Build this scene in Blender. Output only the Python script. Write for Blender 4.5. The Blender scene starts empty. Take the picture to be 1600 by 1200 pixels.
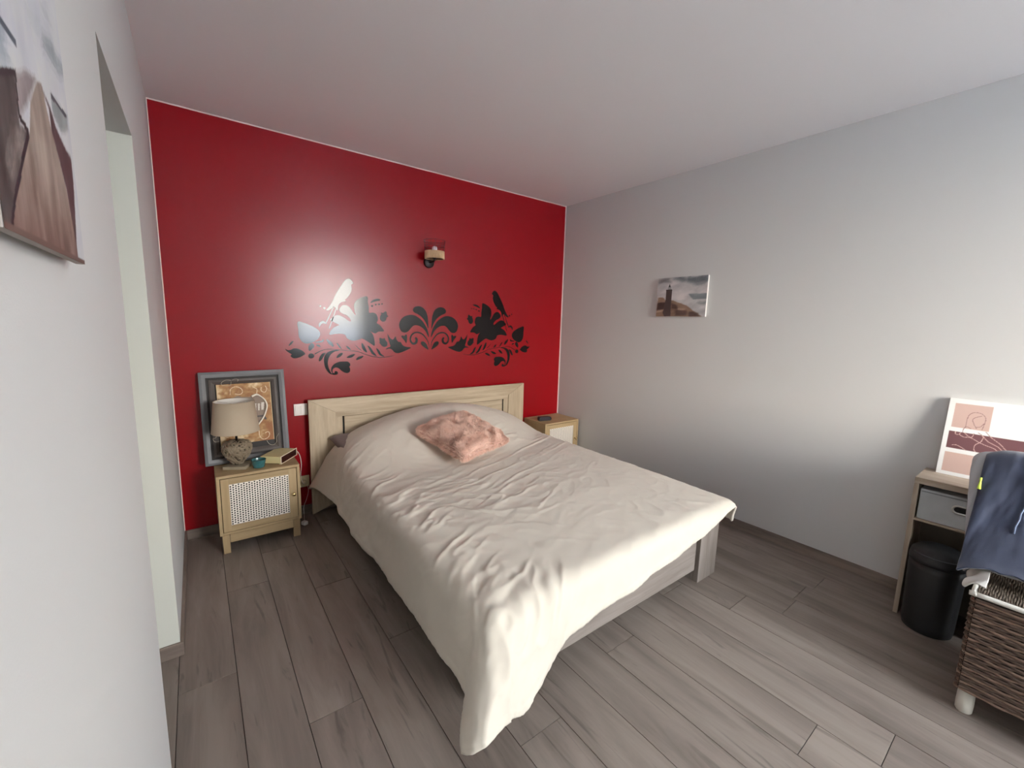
import bpy, bmesh, math, random
import numpy as np
from mathutils import Matrix, Vector, noise as mnoise

SC = bpy.context.scene
COL = SC.collection

# ------------------------------------------------------------------ camera
cam_data = bpy.data.cameras.new('camera')
cam = bpy.data.objects.new('camera', cam_data)
COL.objects.link(cam)
F_PX, YAW, PITCH, ROLL = 655.83, 0.6466, -0.1436, 0.0273
cam_data.sensor_width = 36.0
cam_data.lens = F_PX / 1600 * 36.0
cam_data.clip_start = 0.01
cam_data.clip_end = 1500
_f = Vector((math.sin(YAW) * math.cos(PITCH), math.cos(YAW) * math.cos(PITCH), math.sin(PITCH)))
_r = Vector((math.cos(YAW), -math.sin(YAW), 0))
_u = _r.cross(_f)
r2 = _r * math.cos(ROLL) + _u * math.sin(ROLL)
u2 = -_r * math.sin(ROLL) + _u * math.cos(ROLL)
cam.matrix_world = Matrix(((r2.x, u2.x, -_f.x, 0.1295), (r2.y, u2.y, -_f.y, -3.1134), (r2.z, u2.z, -_f.z, 1.3693), (0, 0, 0, 1)))
SC.camera = cam

# ------------------------------------------------------------------ sky, sun, exposure
SC.view_settings.view_transform = 'Standard'
SC.view_settings.look = 'None'
SC.view_settings.gamma = 1
SC.view_settings.use_curve_mapping = False
SC.view_settings.exposure = 0.06
SC.cycles.use_denoising = True
SC.cycles.max_bounces = 12
SC.cycles.diffuse_bounces = 8
SC.cycles.sample_clamp_indirect = 8
SKY = 40.0
world = bpy.data.worlds.new('hazy_sky')
SC.world = world
world.use_nodes = True
wn, wl = world.node_tree.nodes, world.node_tree.links
wn.clear()
wo = wn.new('ShaderNodeOutputWorld'); wb = wn.new('ShaderNodeBackground')
tc = wn.new('ShaderNodeTexCoord'); sx = wn.new('ShaderNodeSeparateXYZ'); cr = wn.new('ShaderNodeValToRGB')
wl.new(tc.outputs['Generated'], sx.inputs[0]); wl.new(sx.outputs['Z'], cr.inputs[0])
wl.new(cr.outputs[0], wb.inputs[0]); wl.new(wb.outputs[0], wo.inputs[0])
e = cr.color_ramp.elements
e[0].position = 0.0; e[0].color = (0.92, 0.87, 0.78, 1)
e[1].position = 1.0; e[1].color = (0.42, 0.52, 0.70, 1)
m_ = cr.color_ramp.elements.new(0.16); m_.color = (1.0, 0.97, 0.93, 1)
m_ = cr.color_ramp.elements.new(0.36); m_.color = (0.90, 0.95, 1.0, 1)
wb.inputs[1].default_value = SKY
# hazy low sun, softened by cloud, shining in from behind the photographer
sun = bpy.data.lights.new('hazy_sun', 'SUN'); sun.energy = 4.3; sun.angle = math.radians(22); sun.color = (1.0, 0.86, 0.66)
suno = bpy.data.objects.new('hazy_sun', sun); COL.objects.link(suno)
suno.rotation_euler = Vector((-0.30, -1.0, 0.17)).to_track_quat('Z', 'Y').to_euler()
# daylight enters through the window behind the photographer: portal for sampling only
WX0, WX1, WZ0, WZ1, YF = 1.64, 2.96, 0.82, 2.38, -5.90
pl = bpy.data.lights.new('window_daylight', 'AREA')
pl.shape = 'RECTANGLE'; pl.size = WX1 - WX0; pl.size_y = WZ1 - WZ0; pl.cycles.is_portal = True
plo = bpy.data.objects.new('window_daylight', pl); COL.objects.link(plo)
plo.location = ((WX0 + WX1) / 2, YF - 0.02, (WZ0 + WZ1) / 2)
plo.rotation_euler = (math.radians(90), 0, math.radians(180))
plo.rotation_euler = Vector((0, -1, 0)).to_track_quat('Z', 'Y').to_euler()   # local -Z points into the room (+y)

# ------------------------------------------------------------------ helpers
def lin(c):
    """sRGB 0-255 -> linear rgba"""
    o = []
    for v in c[:3]:
        v /= 255.0
        o.append(v / 12.92 if v <= 0.04045 else ((v + 0.055) / 1.055) ** 2.4)
    return (o[0], o[1], o[2], 1.0)

MATS = {}
def mat(name, col=(200, 200, 200), rough=0.6, metal=0.0, spec=0.5, bump=None, mottle=None, sheen=0, coat=0, trans=0, double=False):
    """bump=(scale, strength), mottle=(scale, amount)"""
    if name in MATS: return MATS[name]
    m = bpy.data.materials.new(name); m.use_nodes = True
    nt = m.node_tree; b = nt.nodes['Principled BSDF']
    b.inputs['Base Color'].default_value = lin(col)
    b.inputs['Roughness'].default_value = rough
    b.inputs['Metallic'].default_value = metal
    b.inputs['Specular IOR Level'].default_value = spec
    if sheen: b.inputs['Sheen Weight'].default_value = sheen
    if coat: b.inputs['Coat Weight'].default_value = coat
    if trans: b.inputs['Transmission Weight'].default_value = trans
    tcn = nt.nodes.new('ShaderNodeTexCoord')
    if mottle:
        n = nt.nodes.new('ShaderNodeTexNoise'); n.inputs['Scale'].default_value = mottle[0]; n.inputs['Detail'].default_value = 5
        nt.links.new(tcn.outputs['Object'], n.inputs['Vector'])
        mx = nt.nodes.new('ShaderNodeMix'); mx.data_type = 'RGBA'; mx.blend_type = 'MIX'
        c = lin(col); a = mottle[1]
        mx.inputs[6].default_value = (c[0] * (1 - a), c[1] * (1 - a), c[2] * (1 - a), 1)
        mx.inputs[7].default_value = (min(1, c[0] * (1 + a)), min(1, c[1] * (1 + a)), min(1, c[2] * (1 + a)), 1)
        nt.links.new(n.outputs[0], mx.inputs[0]); nt.links.new(mx.outputs[2], b.inputs['Base Color'])
    if bump:
        n = nt.nodes.new('ShaderNodeTexNoise'); n.inputs['Scale'].default_value = bump[0]; n.inputs['Detail'].default_value = 3
        nt.links.new(tcn.outputs['Object'], n.inputs['Vector'])
        bp_ = nt.nodes.new('ShaderNodeBump'); bp_.inputs['Strength'].default_value = bump[1]; bp_.inputs['Distance'].default_value = 0.002
        nt.links.new(n.outputs[0], bp_.inputs['Height']); nt.links.new(bp_.outputs[0], b.inputs['Normal'])
    MATS[name] = m
    return m

def wood(name, light, dark, stretch=(1, 1, 12), scale=6, rough=0.5, world_co=False, vary=0.25, knots=0.0, spec=0.4):
    """wood grain: noise squeezed across the grain; every object gets its own offset and tone"""
    if name in MATS: return MATS[name]
    m = bpy.data.materials.new(name); m.use_nodes = True
    nt = m.node_tree; N = nt.nodes; L = nt.links; b = N['Principled BSDF']
    tcn = N.new('ShaderNodeTexCoord'); oi = N.new('ShaderNodeObjectInfo')
    mul = N.new('ShaderNodeVectorMath'); mul.operation = 'MULTIPLY'; mul.inputs[1].default_value = stretch
    comb = N.new('ShaderNodeCombineXYZ')
    rm = N.new('ShaderNodeMath'); rm.operation = 'MULTIPLY'; rm.inputs[1].default_value = 37.0
    L.new(oi.outputs['Random'], rm.inputs[0])
    for k in range(3): L.new(rm.outputs[0], comb.inputs[k])
    if world_co:
        g = N.new('ShaderNodeNewGeometry'); L.new(g.outputs['Position'], mul.inputs[0])
    else:
        L.new(tcn.outputs['Object'], mul.inputs[0])
    ad = N.new('ShaderNodeVectorMath'); ad.operation = 'ADD'
    L.new(mul.outputs[0], ad.inputs[0]); L.new(comb.outputs[0], ad.inputs[1])
    n1 = N.new('ShaderNodeTexNoise'); n1.inputs['Scale'].default_value = scale; n1.inputs['Detail'].default_value = 8; n1.inputs['Roughness'].default_value = 0.62; n1.inputs['Distortion'].default_value = 0.6
    n2 = N.new('ShaderNodeTexNoise'); n2.inputs['Scale'].default_value = scale * 0.28; n2.inputs['Detail'].default_value = 3; n2.inputs['Distortion'].default_value = 1.2
    L.new(ad.outputs[0], n1.inputs['Vector']); L.new(ad.outputs[0], n2.inputs['Vector'])
    av = N.new('ShaderNodeMath'); av.operation = 'MULTIPLY_ADD'; av.inputs[1].default_value = 0.55
    L.new(n1.outputs[0], av.inputs[0])
    h2 = N.new('ShaderNodeMath'); h2.operation = 'MULTIPLY'; h2.inputs[1].default_value = 0.45
    L.new(n2.outputs[0], h2.inputs[0]); L.new(h2.outputs[0], av.inputs[2])
    ramp = N.new('ShaderNodeValToRGB'); L.new(av.outputs[0], ramp.inputs[0])
    el = ramp.color_ramp.elements
    el[0].position = 0.36; el[0].color = lin(dark); el[1].position = 0.60; el[1].color = lin(light)
    hsv = N.new('ShaderNodeHueSaturation'); L.new(ramp.outputs[0], hsv.inputs['Color'])
    mr = N.new('ShaderNodeMapRange'); mr.inputs['To Min'].default_value = 1 - vary; mr.inputs['To Max'].default_value = 1 + vary * 0.6
    L.new(oi.outputs['Random'], mr.inputs['Value']); L.new(mr.outputs[0], hsv.inputs['Value'])
    last = hsv.outputs[0]
    if knots:
        vo = N.new('ShaderNodeTexNoise'); vo.inputs['Scale'].default_value = 2.3; vo.inputs['Detail'].default_value = 6; vo.inputs['Distortion'].default_value = 2.5
        L.new(ad.outputs[0], vo.inputs['Vector'])
        kr = N.new('ShaderNodeValToRGB'); kr.color_ramp.elements[0].position = 0.62; kr.color_ramp.elements[0].color = (0, 0, 0, 1)
        kr.color_ramp.elements[1].position = 0.72; kr.color_ramp.elements[1].color = (knots, knots, knots, 1)
        L.new(vo.outputs[0], kr.inputs[0])
        mk = N.new('ShaderNodeMix'); mk.data_type = 'RGBA'; mk.inputs[7].default_value = lin([c * 0.55 for c in dark])
        L.new(kr.outputs[0], mk.inputs[0]); L.new(last, mk.inputs[6]); last = mk.outputs[2]
    L.new(last, b.inputs['Base Color'])
    b.inputs['Roughness'].default_value = rough; b.inputs['Specular IOR Level'].default_value = spec
    bu = N.new('ShaderNodeBump'); bu.inputs['Strength'].default_value = 0.15; bu.inputs['Distance'].default_value = 0.001
    L.new(n1.outputs[0], bu.inputs['Height']); L.new(bu.outputs[0], b.inputs['Normal'])
    MATS[name] = m
    return m

def print_mat(name='printed_canvas', rough=0.55):
    if name in MATS: return MATS[name]
    m = bpy.data.materials.new(name); m.use_nodes = True
    nt = m.node_tree; b = nt.nodes['Principled BSDF']
    a = nt.nodes.new('ShaderNodeVertexColor'); a.layer_name = 'Col'
    nt.links.new(a.outputs[0], b.inputs['Base Color']); b.inputs['Roughness'].default_value = rough
    MATS[name] = m
    return m

def new_obj(name, bm, m, parent=None, loc=None, smooth=False, bevel=0.0, seg=2):
    me = bpy.data.meshes.new(name)
    bm.normal_update()
    bm.to_mesh(me); bm.free()
    return link_mesh(name, me, m, parent, loc, smooth, bevel, seg)

def link_mesh(name, me, m, parent=None, loc=None, smooth=False, bevel=0.0, seg=2):
    o = bpy.data.objects.new(name, me)
    for q in (m if isinstance(m, (list, tuple)) else [m]): me.materials.append(q)
    COL.objects.link(o)
    if parent: o.parent = parent
    if loc is not None: o.location = loc
    if smooth:
        me.polygons.foreach_set('use_smooth', [True] * len(me.polygons))
    if bevel:
        md = o.modifiers.new('bevel', 'BEVEL'); md.width = bevel; md.segments = seg; md.limit_method = 'ANGLE'; md.angle_limit = math.radians(40)
        if not smooth:
            me.polygons.foreach_set('use_smooth', [True] * len(me.polygons))
            md.harden_normals = False
            wnm = o.modifiers.new('wn', 'WEIGHTED_NORMAL')
    return o

def empty(name, loc, label, cat, group=None, rotz=0):
    o = bpy.data.objects.new(name, None); COL.objects.link(o)
    o.empty_display_size = 0.05
    o.location = loc; o.rotation_euler = (0, 0, rotz)
    return tag(o, label, cat, group)

def tag(o, label=None, cat=None, group=None, kind=None):
    if label: o['label'] = label
    if cat: o['category'] = cat
    if group: o['group'] = group
    if kind: o['kind'] = kind
    return o

def box(bm, x0, x1, y0, y1, z0, z1):
    vs = [bm.verts.new(p) for p in ((x0, y0, z0), (x1, y0, z0), (x1, y1, z0), (x0, y1, z0), (x0, y0, z1), (x1, y0, z1), (x1, y1, z1), (x0, y1, z1))]
    for f in ((0, 3, 2, 1), (4, 5, 6, 7), (0, 1, 5, 4), (1, 2, 6, 5), (2, 3, 7, 6), (3, 0, 4, 7)):
        bm.faces.new([vs[i] for i in f])
    return vs

def boxo(name, ext, m, parent=None, bevel=0.0, loc=None):
    bm = bmesh.new(); box(bm, *ext)
    return new_obj(name, bm, m, parent, loc, bevel=bevel)

def poly_prism(bm, pts, axis, d0, d1):
    """extrude a 2-D outline. axis 'y': pts=(x,z); 'x': pts=(y,z); 'z': pts=(x,y)"""
    def P(p, d):
        return {'y': (p[0], d, p[1]), 'x': (d, p[0], p[1]), 'z': (p[0], p[1], d)}[axis]
    a = [bm.verts.new(P(p, d0)) for p in pts]; b = [bm.verts.new(P(p, d1)) for p in pts]
    n = len(pts)
    faces = [bm.faces.new(a), bm.faces.new(b[::-1])]
    for i in range(n):
        bm.faces.new((a[i], b[i], b[(i + 1) % n], a[(i + 1) % n]))
    bmesh.ops.recalc_face_normals(bm, faces=bm.faces)
    return faces

def catmull(pts, k=4, closed=True):
    P = [np.array(p, float) for p in pts]; n = len(P); out = []
    rng = range(n) if closed else range(n - 1)
    for i in rng:
        if closed: p0, p1, p2, p3 = P[i - 1], P[i], P[(i + 1) % n], P[(i + 2) % n]
        else: p0, p1, p2, p3 = P[max(i - 1, 0)], P[i], P[i + 1], P[min(i + 2, n - 1)]
        for t in np.linspace(0, 1, k, endpoint=False):
            out.append(0.5 * ((2 * p1) + (-p0 + p2) * t + (2 * p0 - 5 * p1 + 4 * p2 - p3) * t * t + (-p0 + 3 * p1 - 3 * p2 + p3) * t ** 3))
    if not closed: out.append(P[-1])
    return out

def tube(bm, pts, r, seg=8, smooth_k=0, cap=True):
    pts = [Vector(p) for p in (catmull(pts, smooth_k, False) if smooth_k else pts)]
    n = len(pts); rings = []
    rad = r if isinstance(r, (list, tuple)) else None
    up = Vector((0, 0, 1)); prev = None
    for i, p in enumerate(pts):
        t = (pts[min(i + 1, n - 1)] - pts[max(i - 1, 0)]).normalized()
        if prev is None:
            a = t.orthogonal().normalized()
        else:
            a = (prev - t * prev.dot(t))
            a = a.normalized() if a.length > 1e-6 else t.orthogonal().normalized()
        prev = a
        b = t.cross(a)
        rr = r if rad is None else float(np.interp(i / max(1, n - 1), np.linspace(0, 1, len(rad)), rad))
        rings.append([bm.verts.new(p + (a * math.cos(q) + b * math.sin(q)) * rr) for q in [2 * math.pi * k / seg for k in range(seg)]])
    for i in range(n - 1):
        for k in range(seg):
            bm.faces.new((rings[i][k], rings[i][(k + 1) % seg], rings[i + 1][(k + 1) % seg], rings[i + 1][k]))
    if cap:
        bm.faces.new(rings[0][::-1]); bm.faces.new(rings[-1])

def lathe(bm, prof, c=(0, 0, 0), seg=32, close=True, axis='z', squash=1.0):
    """prof = [(r, h)]"""
    rings = []
    for r, h in prof:
        ring = []
        for k in range(seg):
            a = 2 * math.pi * k / seg
            x, y = r * math.cos(a), r * math.sin(a) * squash
            p = {'z': (c[0] + x, c[1] + y, c[2] + h), 'y': (c[0] + x, c[1] + h, c[2] + y), 'x': (c[0] + h, c[1] + x, c[2] + y)}[axis]
            ring.append(bm.verts.new(p))
        rings.append(ring)
    for i in range(len(rings) - 1):
        for k in range(seg):
            bm.faces.new((rings[i][k], rings[i][(k + 1) % seg], rings[i + 1][(k + 1) % seg], rings[i + 1][k]))
    if close:
        bm.faces.new(rings[0][::-1]); bm.faces.new(rings[-1])
    bmesh.ops.recalc_face_normals(bm, faces=bm.faces)

def copy_tree(o, parent=None):
    c = o.copy(); COL.objects.link(c)
    if parent is not None:
        c.parent = parent
    for ch in list(o.children): copy_tree(ch, c)
    return c

# ---- flat prints as colour attributes on a fine grid
def vnoise(u, v, s, seed=0):
    rs = np.random.RandomState(seed); T = rs.rand(64, 64)
    x = np.asarray(u) * s; y = np.asarray(v) * s
    xi = np.floor(x).astype(int); yi = np.floor(y).astype(int); fx = x - xi; fy = y - yi
    fx = fx * fx * (3 - 2 * fx); fy = fy * fy * (3 - 2 * fy)
    g = lambda a, b: T[a % 64, b % 64]
    return (g(xi, yi) * (1 - fx) + g(xi + 1, yi) * fx) * (1 - fy) + (g(xi, yi + 1) * (1 - fx) + g(xi + 1, yi + 1) * fx) * fy

def fbm(u, v, s, seed=0, o=4):
    t = 0; a = 0.5; w = 0
    for k in range(o):
        t = t + a * vnoise(u, v, s * 2 ** k, seed + k); w += a; a *= 0.5
    return t / w

def inside(poly, u, v):
    r = np.zeros(u.shape, bool); n = len(poly)
    for i in range(n):
        x1, y1 = poly[i]; x2, y2 = poly[(i + 1) % n]
        if y1 == y2: continue
        c = ((y1 > v) != (y2 > v)) & (u < (x2 - x1) * (v - y1) / (y2 - y1) + x1)
        r ^= c
    return r

def near(pl_, u, v, w, closed=False):
    r = np.zeros(u.shape, bool)
    n = len(pl_)
    for i in range(n if closed else n - 1):
        a = np.array(pl_[i]); b = np.array(pl_[(i + 1) % n]); d = b - a; L2 = max(d @ d, 1e-12)
        t = np.clip(((u - a[0]) * d[0] + (v - a[1]) * d[1]) / L2, 0, 1)
        r |= (u - a[0] - t * d[0]) ** 2 + (v - a[1] - t * d[1]) ** 2 < w * w
    return r

def print_plate(name, w, h, step, paint, m, parent, origin, ax_u, ax_v, off=0.0):
    """flat print: a grid of w x h metres, coloured per vertex by paint(U,V) in metres, sRGB 0-255"""
    nx, ny = int(w / step) + 1, int(h / step) + 1
    U, V = np.meshgrid(np.linspace(0, w, nx), np.linspace(0, h, ny), indexing='ij')
    C = np.clip(paint(U, V), 0, 255) / 255.0
    C = np.where(C <= 0.04045, C / 12.92, ((C + 0.055) / 1.055) ** 2.4)
    O = np.array(origin, float); A = np.array(ax_u, float); B = np.array(ax_v, float); Nn = np.cross(A, B) * off
    P = O + U[..., None] * A + V[..., None] * B + Nn
    idx = np.arange(nx * ny).reshape(nx, ny)
    F = np.stack([idx[:-1, :-1], idx[1:, :-1], idx[1:, 1:], idx[:-1, 1:]], -1).reshape(-1, 4)
    me = bpy.data.meshes.new(name)
    me.from_pydata(P.reshape(-1, 3).tolist(), [], F.tolist())
    ca = me.color_attributes.new('Col', 'FLOAT_COLOR', 'POINT')
    ca.data.foreach_set('color', np.concatenate([C.reshape(-1, 3), np.ones((nx * ny, 1))], 1).ravel())
    return link_mesh(name, me, m, parent)

# ---- outlines of the flat prints and decals, in metres (or 0-1 across the print)
DECAL_X=1.6390
DECAL_SHAPES=[
 ('leaf',[(-0.959,1.341),(-0.917,1.333),(-0.876,1.316),(-0.84,1.294),(-0.824,1.271),(-0.825,1.248),(-0.84,1.225),(-0.868,1.206),(-0.898,1.196),(-0.928,1.201),(-0.945,1.219),(-0.956,1.244),(-0.958,1.289)]),
 ('leaf',[(-0.874,1.199),(-0.864,1.186),(-0.866,1.17),(-0.882,1.153),(-0.896,1.146),(-0.9,1.16),(-0.898,1.18),(-0.887,1.194)]),
 ('petiole',[(-0.856,1.207),(-0.831,1.212),(-0.813,1.217),(-0.806,1.225),(-0.801,1.217),(-0.81,1.205),(-0.832,1.202),(-0.853,1.202)]),
 ('dot',[(-0.849,1.189),(-0.835,1.187),(-0.823,1.176),(-0.83,1.173),(-0.846,1.179)]),
 ('leaf',[(-1.019,1.181),(-1.014,1.194),(-1.003,1.208),(-0.99,1.213),(-0.999,1.197),(-1.01,1.187)]),
 ('leaf',[(-1.041,1.161),(-1.026,1.154),(-1.008,1.155),(-0.994,1.163),(-0.973,1.164),(-0.95,1.155),(-0.933,1.143),(-0.922,1.126),(-0.937,1.115),(-0.955,1.105),(-0.985,1.098),(-1.003,1.104),(-1.011,1.117),(-1.004,1.125),(-1.021,1.137),(-1.033,1.148)]),
 ('berry',[(-0.866,1.111),(-0.871,1.1),(-0.882,1.095),(-0.895,1.097),(-0.902,1.106),(-0.902,1.118),(-0.893,1.127),(-0.88,1.128),(-0.87,1.122)]),
 ('leaf',[(-0.792,1.13),(-0.813,1.126),(-0.829,1.106),(-0.837,1.087),(-0.835,1.074),(-0.824,1.079),(-0.81,1.099),(-0.8,1.116)]),
 ('scroll',[(-0.704,1.149),(-0.739,1.148),(-0.771,1.138),(-0.791,1.122),(-0.803,1.096),(-0.804,1.059),(-0.797,1.025),(-0.782,0.997),(-0.761,0.979),(-0.729,0.976),(-0.757,0.986),(-0.769,1.007),(-0.778,1.038),(-0.779,1.068),(-0.771,1.098),(-0.756,1.121),(-0.733,1.138),(-0.707,1.144)]),
 ('scroll',[(-0.754,0.989),(-0.76,1.01),(-0.753,1.033),(-0.733,1.053),(-0.703,1.065),(-0.67,1.066),(-0.644,1.064),(-0.629,1.049),(-0.629,1.035),(-0.636,1.027),(-0.63,1.014),(-0.632,0.993),(-0.649,0.982),(-0.672,0.988),(-0.692,1.003),(-0.708,1.019),(-0.724,1.025),(-0.74,1.022),(-0.75,1.009),(-0.748,0.99),(-0.738,0.986),(-0.736,0.995),(-0.728,1.0),(-0.717,0.994),(-0.715,0.984),(-0.722,0.975),(-0.745,0.975)]),
 ('leaf',[(-0.677,1.126),(-0.691,1.127),(-0.711,1.113),(-0.72,1.093),(-0.702,1.098),(-0.685,1.111)]),
 ('leaf',[(-0.593,1.118),(-0.615,1.115),(-0.636,1.107),(-0.651,1.093),(-0.626,1.092),(-0.606,1.101)]),
 ('leaf',[(-0.533,1.103),(-0.566,1.098),(-0.581,1.085),(-0.582,1.074),(-0.546,1.087)]),
 ('leaf',[(-0.783,1.225),(-0.763,1.215),(-0.744,1.198),(-0.737,1.175),(-0.754,1.18),(-0.773,1.199)]),
 ('leaf',[(-0.718,1.198),(-0.703,1.188),(-0.684,1.157),(-0.7,1.168)]),
 ('leaf',[(-0.652,1.177),(-0.634,1.169),(-0.621,1.149),(-0.641,1.157)]),
 ('leaf',[(-0.59,1.184),(-0.567,1.162),(-0.543,1.141),(-0.567,1.156)]),
 ('leaf',[(-0.542,1.197),(-0.528,1.183),(-0.515,1.155),(-0.505,1.128),(-0.526,1.139),(-0.539,1.159),(-0.544,1.18)]),
 ('leaf',[(-0.5,1.179),(-0.476,1.161),(-0.459,1.133),(-0.434,1.1),(-0.463,1.111),(-0.48,1.133),(-0.492,1.158)]),
 ('leaf',[(-0.435,1.159),(-0.415,1.143),(-0.401,1.117),(-0.374,1.093),(-0.405,1.101),(-0.423,1.121),(-0.432,1.143)]),
 ('crescent',[(-0.826,1.307),(-0.83,1.327),(-0.82,1.341),(-0.802,1.35),(-0.783,1.341),(-0.776,1.331),(-0.793,1.333),(-0.808,1.332),(-0.819,1.32)]),
 ('bird',[(-0.635,1.644),(-0.654,1.628),(-0.673,1.599),(-0.698,1.561),(-0.719,1.523),(-0.733,1.491),(-0.756,1.453),(-0.779,1.425),(-0.764,1.423),(-0.744,1.436),(-0.728,1.448),(-0.715,1.441),(-0.704,1.424),(-0.697,1.46),(-0.681,1.48),(-0.665,1.487),(-0.647,1.491),(-0.636,1.48),(-0.651,1.5),(-0.646,1.507),(-0.639,1.512),(-0.613,1.548),(-0.603,1.581),(-0.606,1.608),(-0.592,1.618),(-0.602,1.636),(-0.617,1.648)]),
 ('stalk',[(-0.728,1.45),(-0.735,1.431),(-0.773,1.348),(-0.783,1.344),(-0.754,1.403),(-0.735,1.445)]),
 ('stalk',[(-0.713,1.437),(-0.721,1.405),(-0.757,1.307),(-0.763,1.307),(-0.737,1.376),(-0.72,1.432)]),
 ('dot',[(-0.782,1.437),(-0.786,1.43),(-0.793,1.43),(-0.797,1.437),(-0.793,1.443),(-0.785,1.444)]),
 ('dot',[(-0.809,1.45),(-0.812,1.445),(-0.817,1.444),(-0.82,1.449),(-0.817,1.455),(-0.811,1.455)]),
 ('flower',[(-0.495,1.532),(-0.492,1.494),(-0.486,1.456),(-0.484,1.418),(-0.458,1.419),(-0.433,1.41),(-0.423,1.391),(-0.421,1.366),(-0.429,1.344),(-0.405,1.328),(-0.385,1.303),(-0.378,1.284),(-0.416,1.281),(-0.441,1.268),(-0.465,1.275),(-0.48,1.285),(-0.461,1.263),(-0.451,1.229),(-0.448,1.177),(-0.487,1.2),(-0.534,1.229),(-0.558,1.224),(-0.592,1.214),(-0.624,1.219),(-0.647,1.234),(-0.658,1.257),(-0.692,1.264),(-0.727,1.261),(-0.763,1.257),(-0.753,1.284),(-0.73,1.308),(-0.697,1.324),(-0.716,1.336),(-0.755,1.358),(-0.742,1.372),(-0.715,1.391),(-0.688,1.39),(-0.657,1.374),(-0.63,1.354),(-0.616,1.352),(-0.62,1.371),(-0.643,1.393),(-0.674,1.406),(-0.691,1.424),(-0.688,1.443),(-0.668,1.462),(-0.641,1.463),(-0.618,1.446),(-0.6,1.418),(-0.585,1.398),(-0.58,1.402),(-0.587,1.423),(-0.59,1.456),(-0.585,1.484),(-0.561,1.509),(-0.527,1.527)]),
 ('leaf',[(-0.471,1.488),(-0.461,1.505),(-0.436,1.518),(-0.411,1.52),(-0.399,1.513),(-0.426,1.504),(-0.451,1.496)]),
 ('dot',[(-0.454,1.467),(-0.46,1.46),(-0.468,1.463),(-0.467,1.471),(-0.458,1.473)]),
 ('dot',[(-0.428,1.478),(-0.433,1.472),(-0.439,1.474),(-0.438,1.481),(-0.431,1.483)]),
 ('dot',[(-0.403,1.481),(-0.408,1.476),(-0.415,1.478),(-0.414,1.485),(-0.406,1.486)]),
 ('dot',[(-0.382,1.485),(-0.386,1.481),(-0.391,1.482),(-0.39,1.488),(-0.385,1.489)]),
 ('bud',[(-0.396,1.423),(-0.381,1.419),(-0.357,1.432),(-0.35,1.404),(-0.34,1.397),(-0.353,1.388),(-0.362,1.364),(-0.379,1.355),(-0.395,1.36),(-0.404,1.377),(-0.4,1.399),(-0.393,1.41)]),
 ('bud',[(-0.41,1.234),(-0.385,1.228),(-0.372,1.234),(-0.366,1.218),(-0.352,1.2),(-0.352,1.178),(-0.371,1.167),(-0.393,1.175),(-0.407,1.193),(-0.416,1.195),(-0.409,1.203)]),
 ('thistle',[(-0.349,1.264),(-0.336,1.243),(-0.318,1.225),(-0.303,1.225),(-0.287,1.247),(-0.28,1.225),(-0.265,1.205),(-0.246,1.203),(-0.231,1.18),(-0.207,1.167),(-0.164,1.159),(-0.192,1.143),(-0.231,1.127),(-0.27,1.118),(-0.297,1.126),(-0.315,1.145),(-0.334,1.154),(-0.364,1.149),(-0.349,1.161),(-0.328,1.169),(-0.335,1.199),(-0.344,1.232)]),
 ('heart',[(-0.24,1.247),(-0.228,1.254),(-0.216,1.248),(-0.208,1.258),(-0.197,1.26),(-0.194,1.24),(-0.2,1.195),(-0.215,1.214),(-0.23,1.232)]),
 ('petal',[(-0.008,1.24),(-0.02,1.255),(-0.037,1.286),(-0.062,1.312),(-0.094,1.33),(-0.131,1.333),(-0.155,1.318),(-0.175,1.295),(-0.194,1.28),(-0.218,1.276),(-0.241,1.287),(-0.254,1.313),(-0.256,1.342),(-0.244,1.371),(-0.217,1.397),(-0.178,1.411),(-0.138,1.411),(-0.098,1.394),(-0.062,1.365),(-0.033,1.324),(-0.016,1.286)]),
 ('petal',[(-0.014,1.309),(-0.037,1.358),(-0.066,1.395),(-0.102,1.419),(-0.134,1.433),(-0.143,1.451),(-0.134,1.47),(-0.11,1.481),(-0.081,1.48),(-0.053,1.466),(-0.033,1.441),(-0.02,1.403),(-0.015,1.358)]),
 ('petal',[(-0.014,1.142),(-0.021,1.167),(-0.037,1.194),(-0.058,1.207),(-0.077,1.202),(-0.075,1.183),(-0.054,1.163),(-0.033,1.15)]),
]
DECAL_STROKES=[
 ('stem',[(-0.862,1.123),(-0.84,1.136),(-0.806,1.151),(-0.768,1.156),(-0.717,1.151),(-0.651,1.145),(-0.567,1.134),(-0.533,1.12),(-0.498,1.107),(-0.452,1.095),(-0.398,1.088),(-0.346,1.092),(-0.301,1.1)],[0.006,0.005,0.003,0.003,0.003,0.003,0.003,0.003,0.003,0.004,0.004,0.003,0.001]),
 ('spiral',[(-0.006,1.155),(-0.016,1.202),(-0.037,1.236),(-0.066,1.265),(-0.099,1.277),(-0.131,1.275),(-0.157,1.256),(-0.167,1.228),(-0.16,1.202),(-0.14,1.189),(-0.119,1.2),(-0.115,1.225),(-0.127,1.236)],[0.001,0.006,0.009,0.01,0.011,0.011,0.012,0.013,0.014,0.016,0.02,0.02,0.012]),
]
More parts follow.
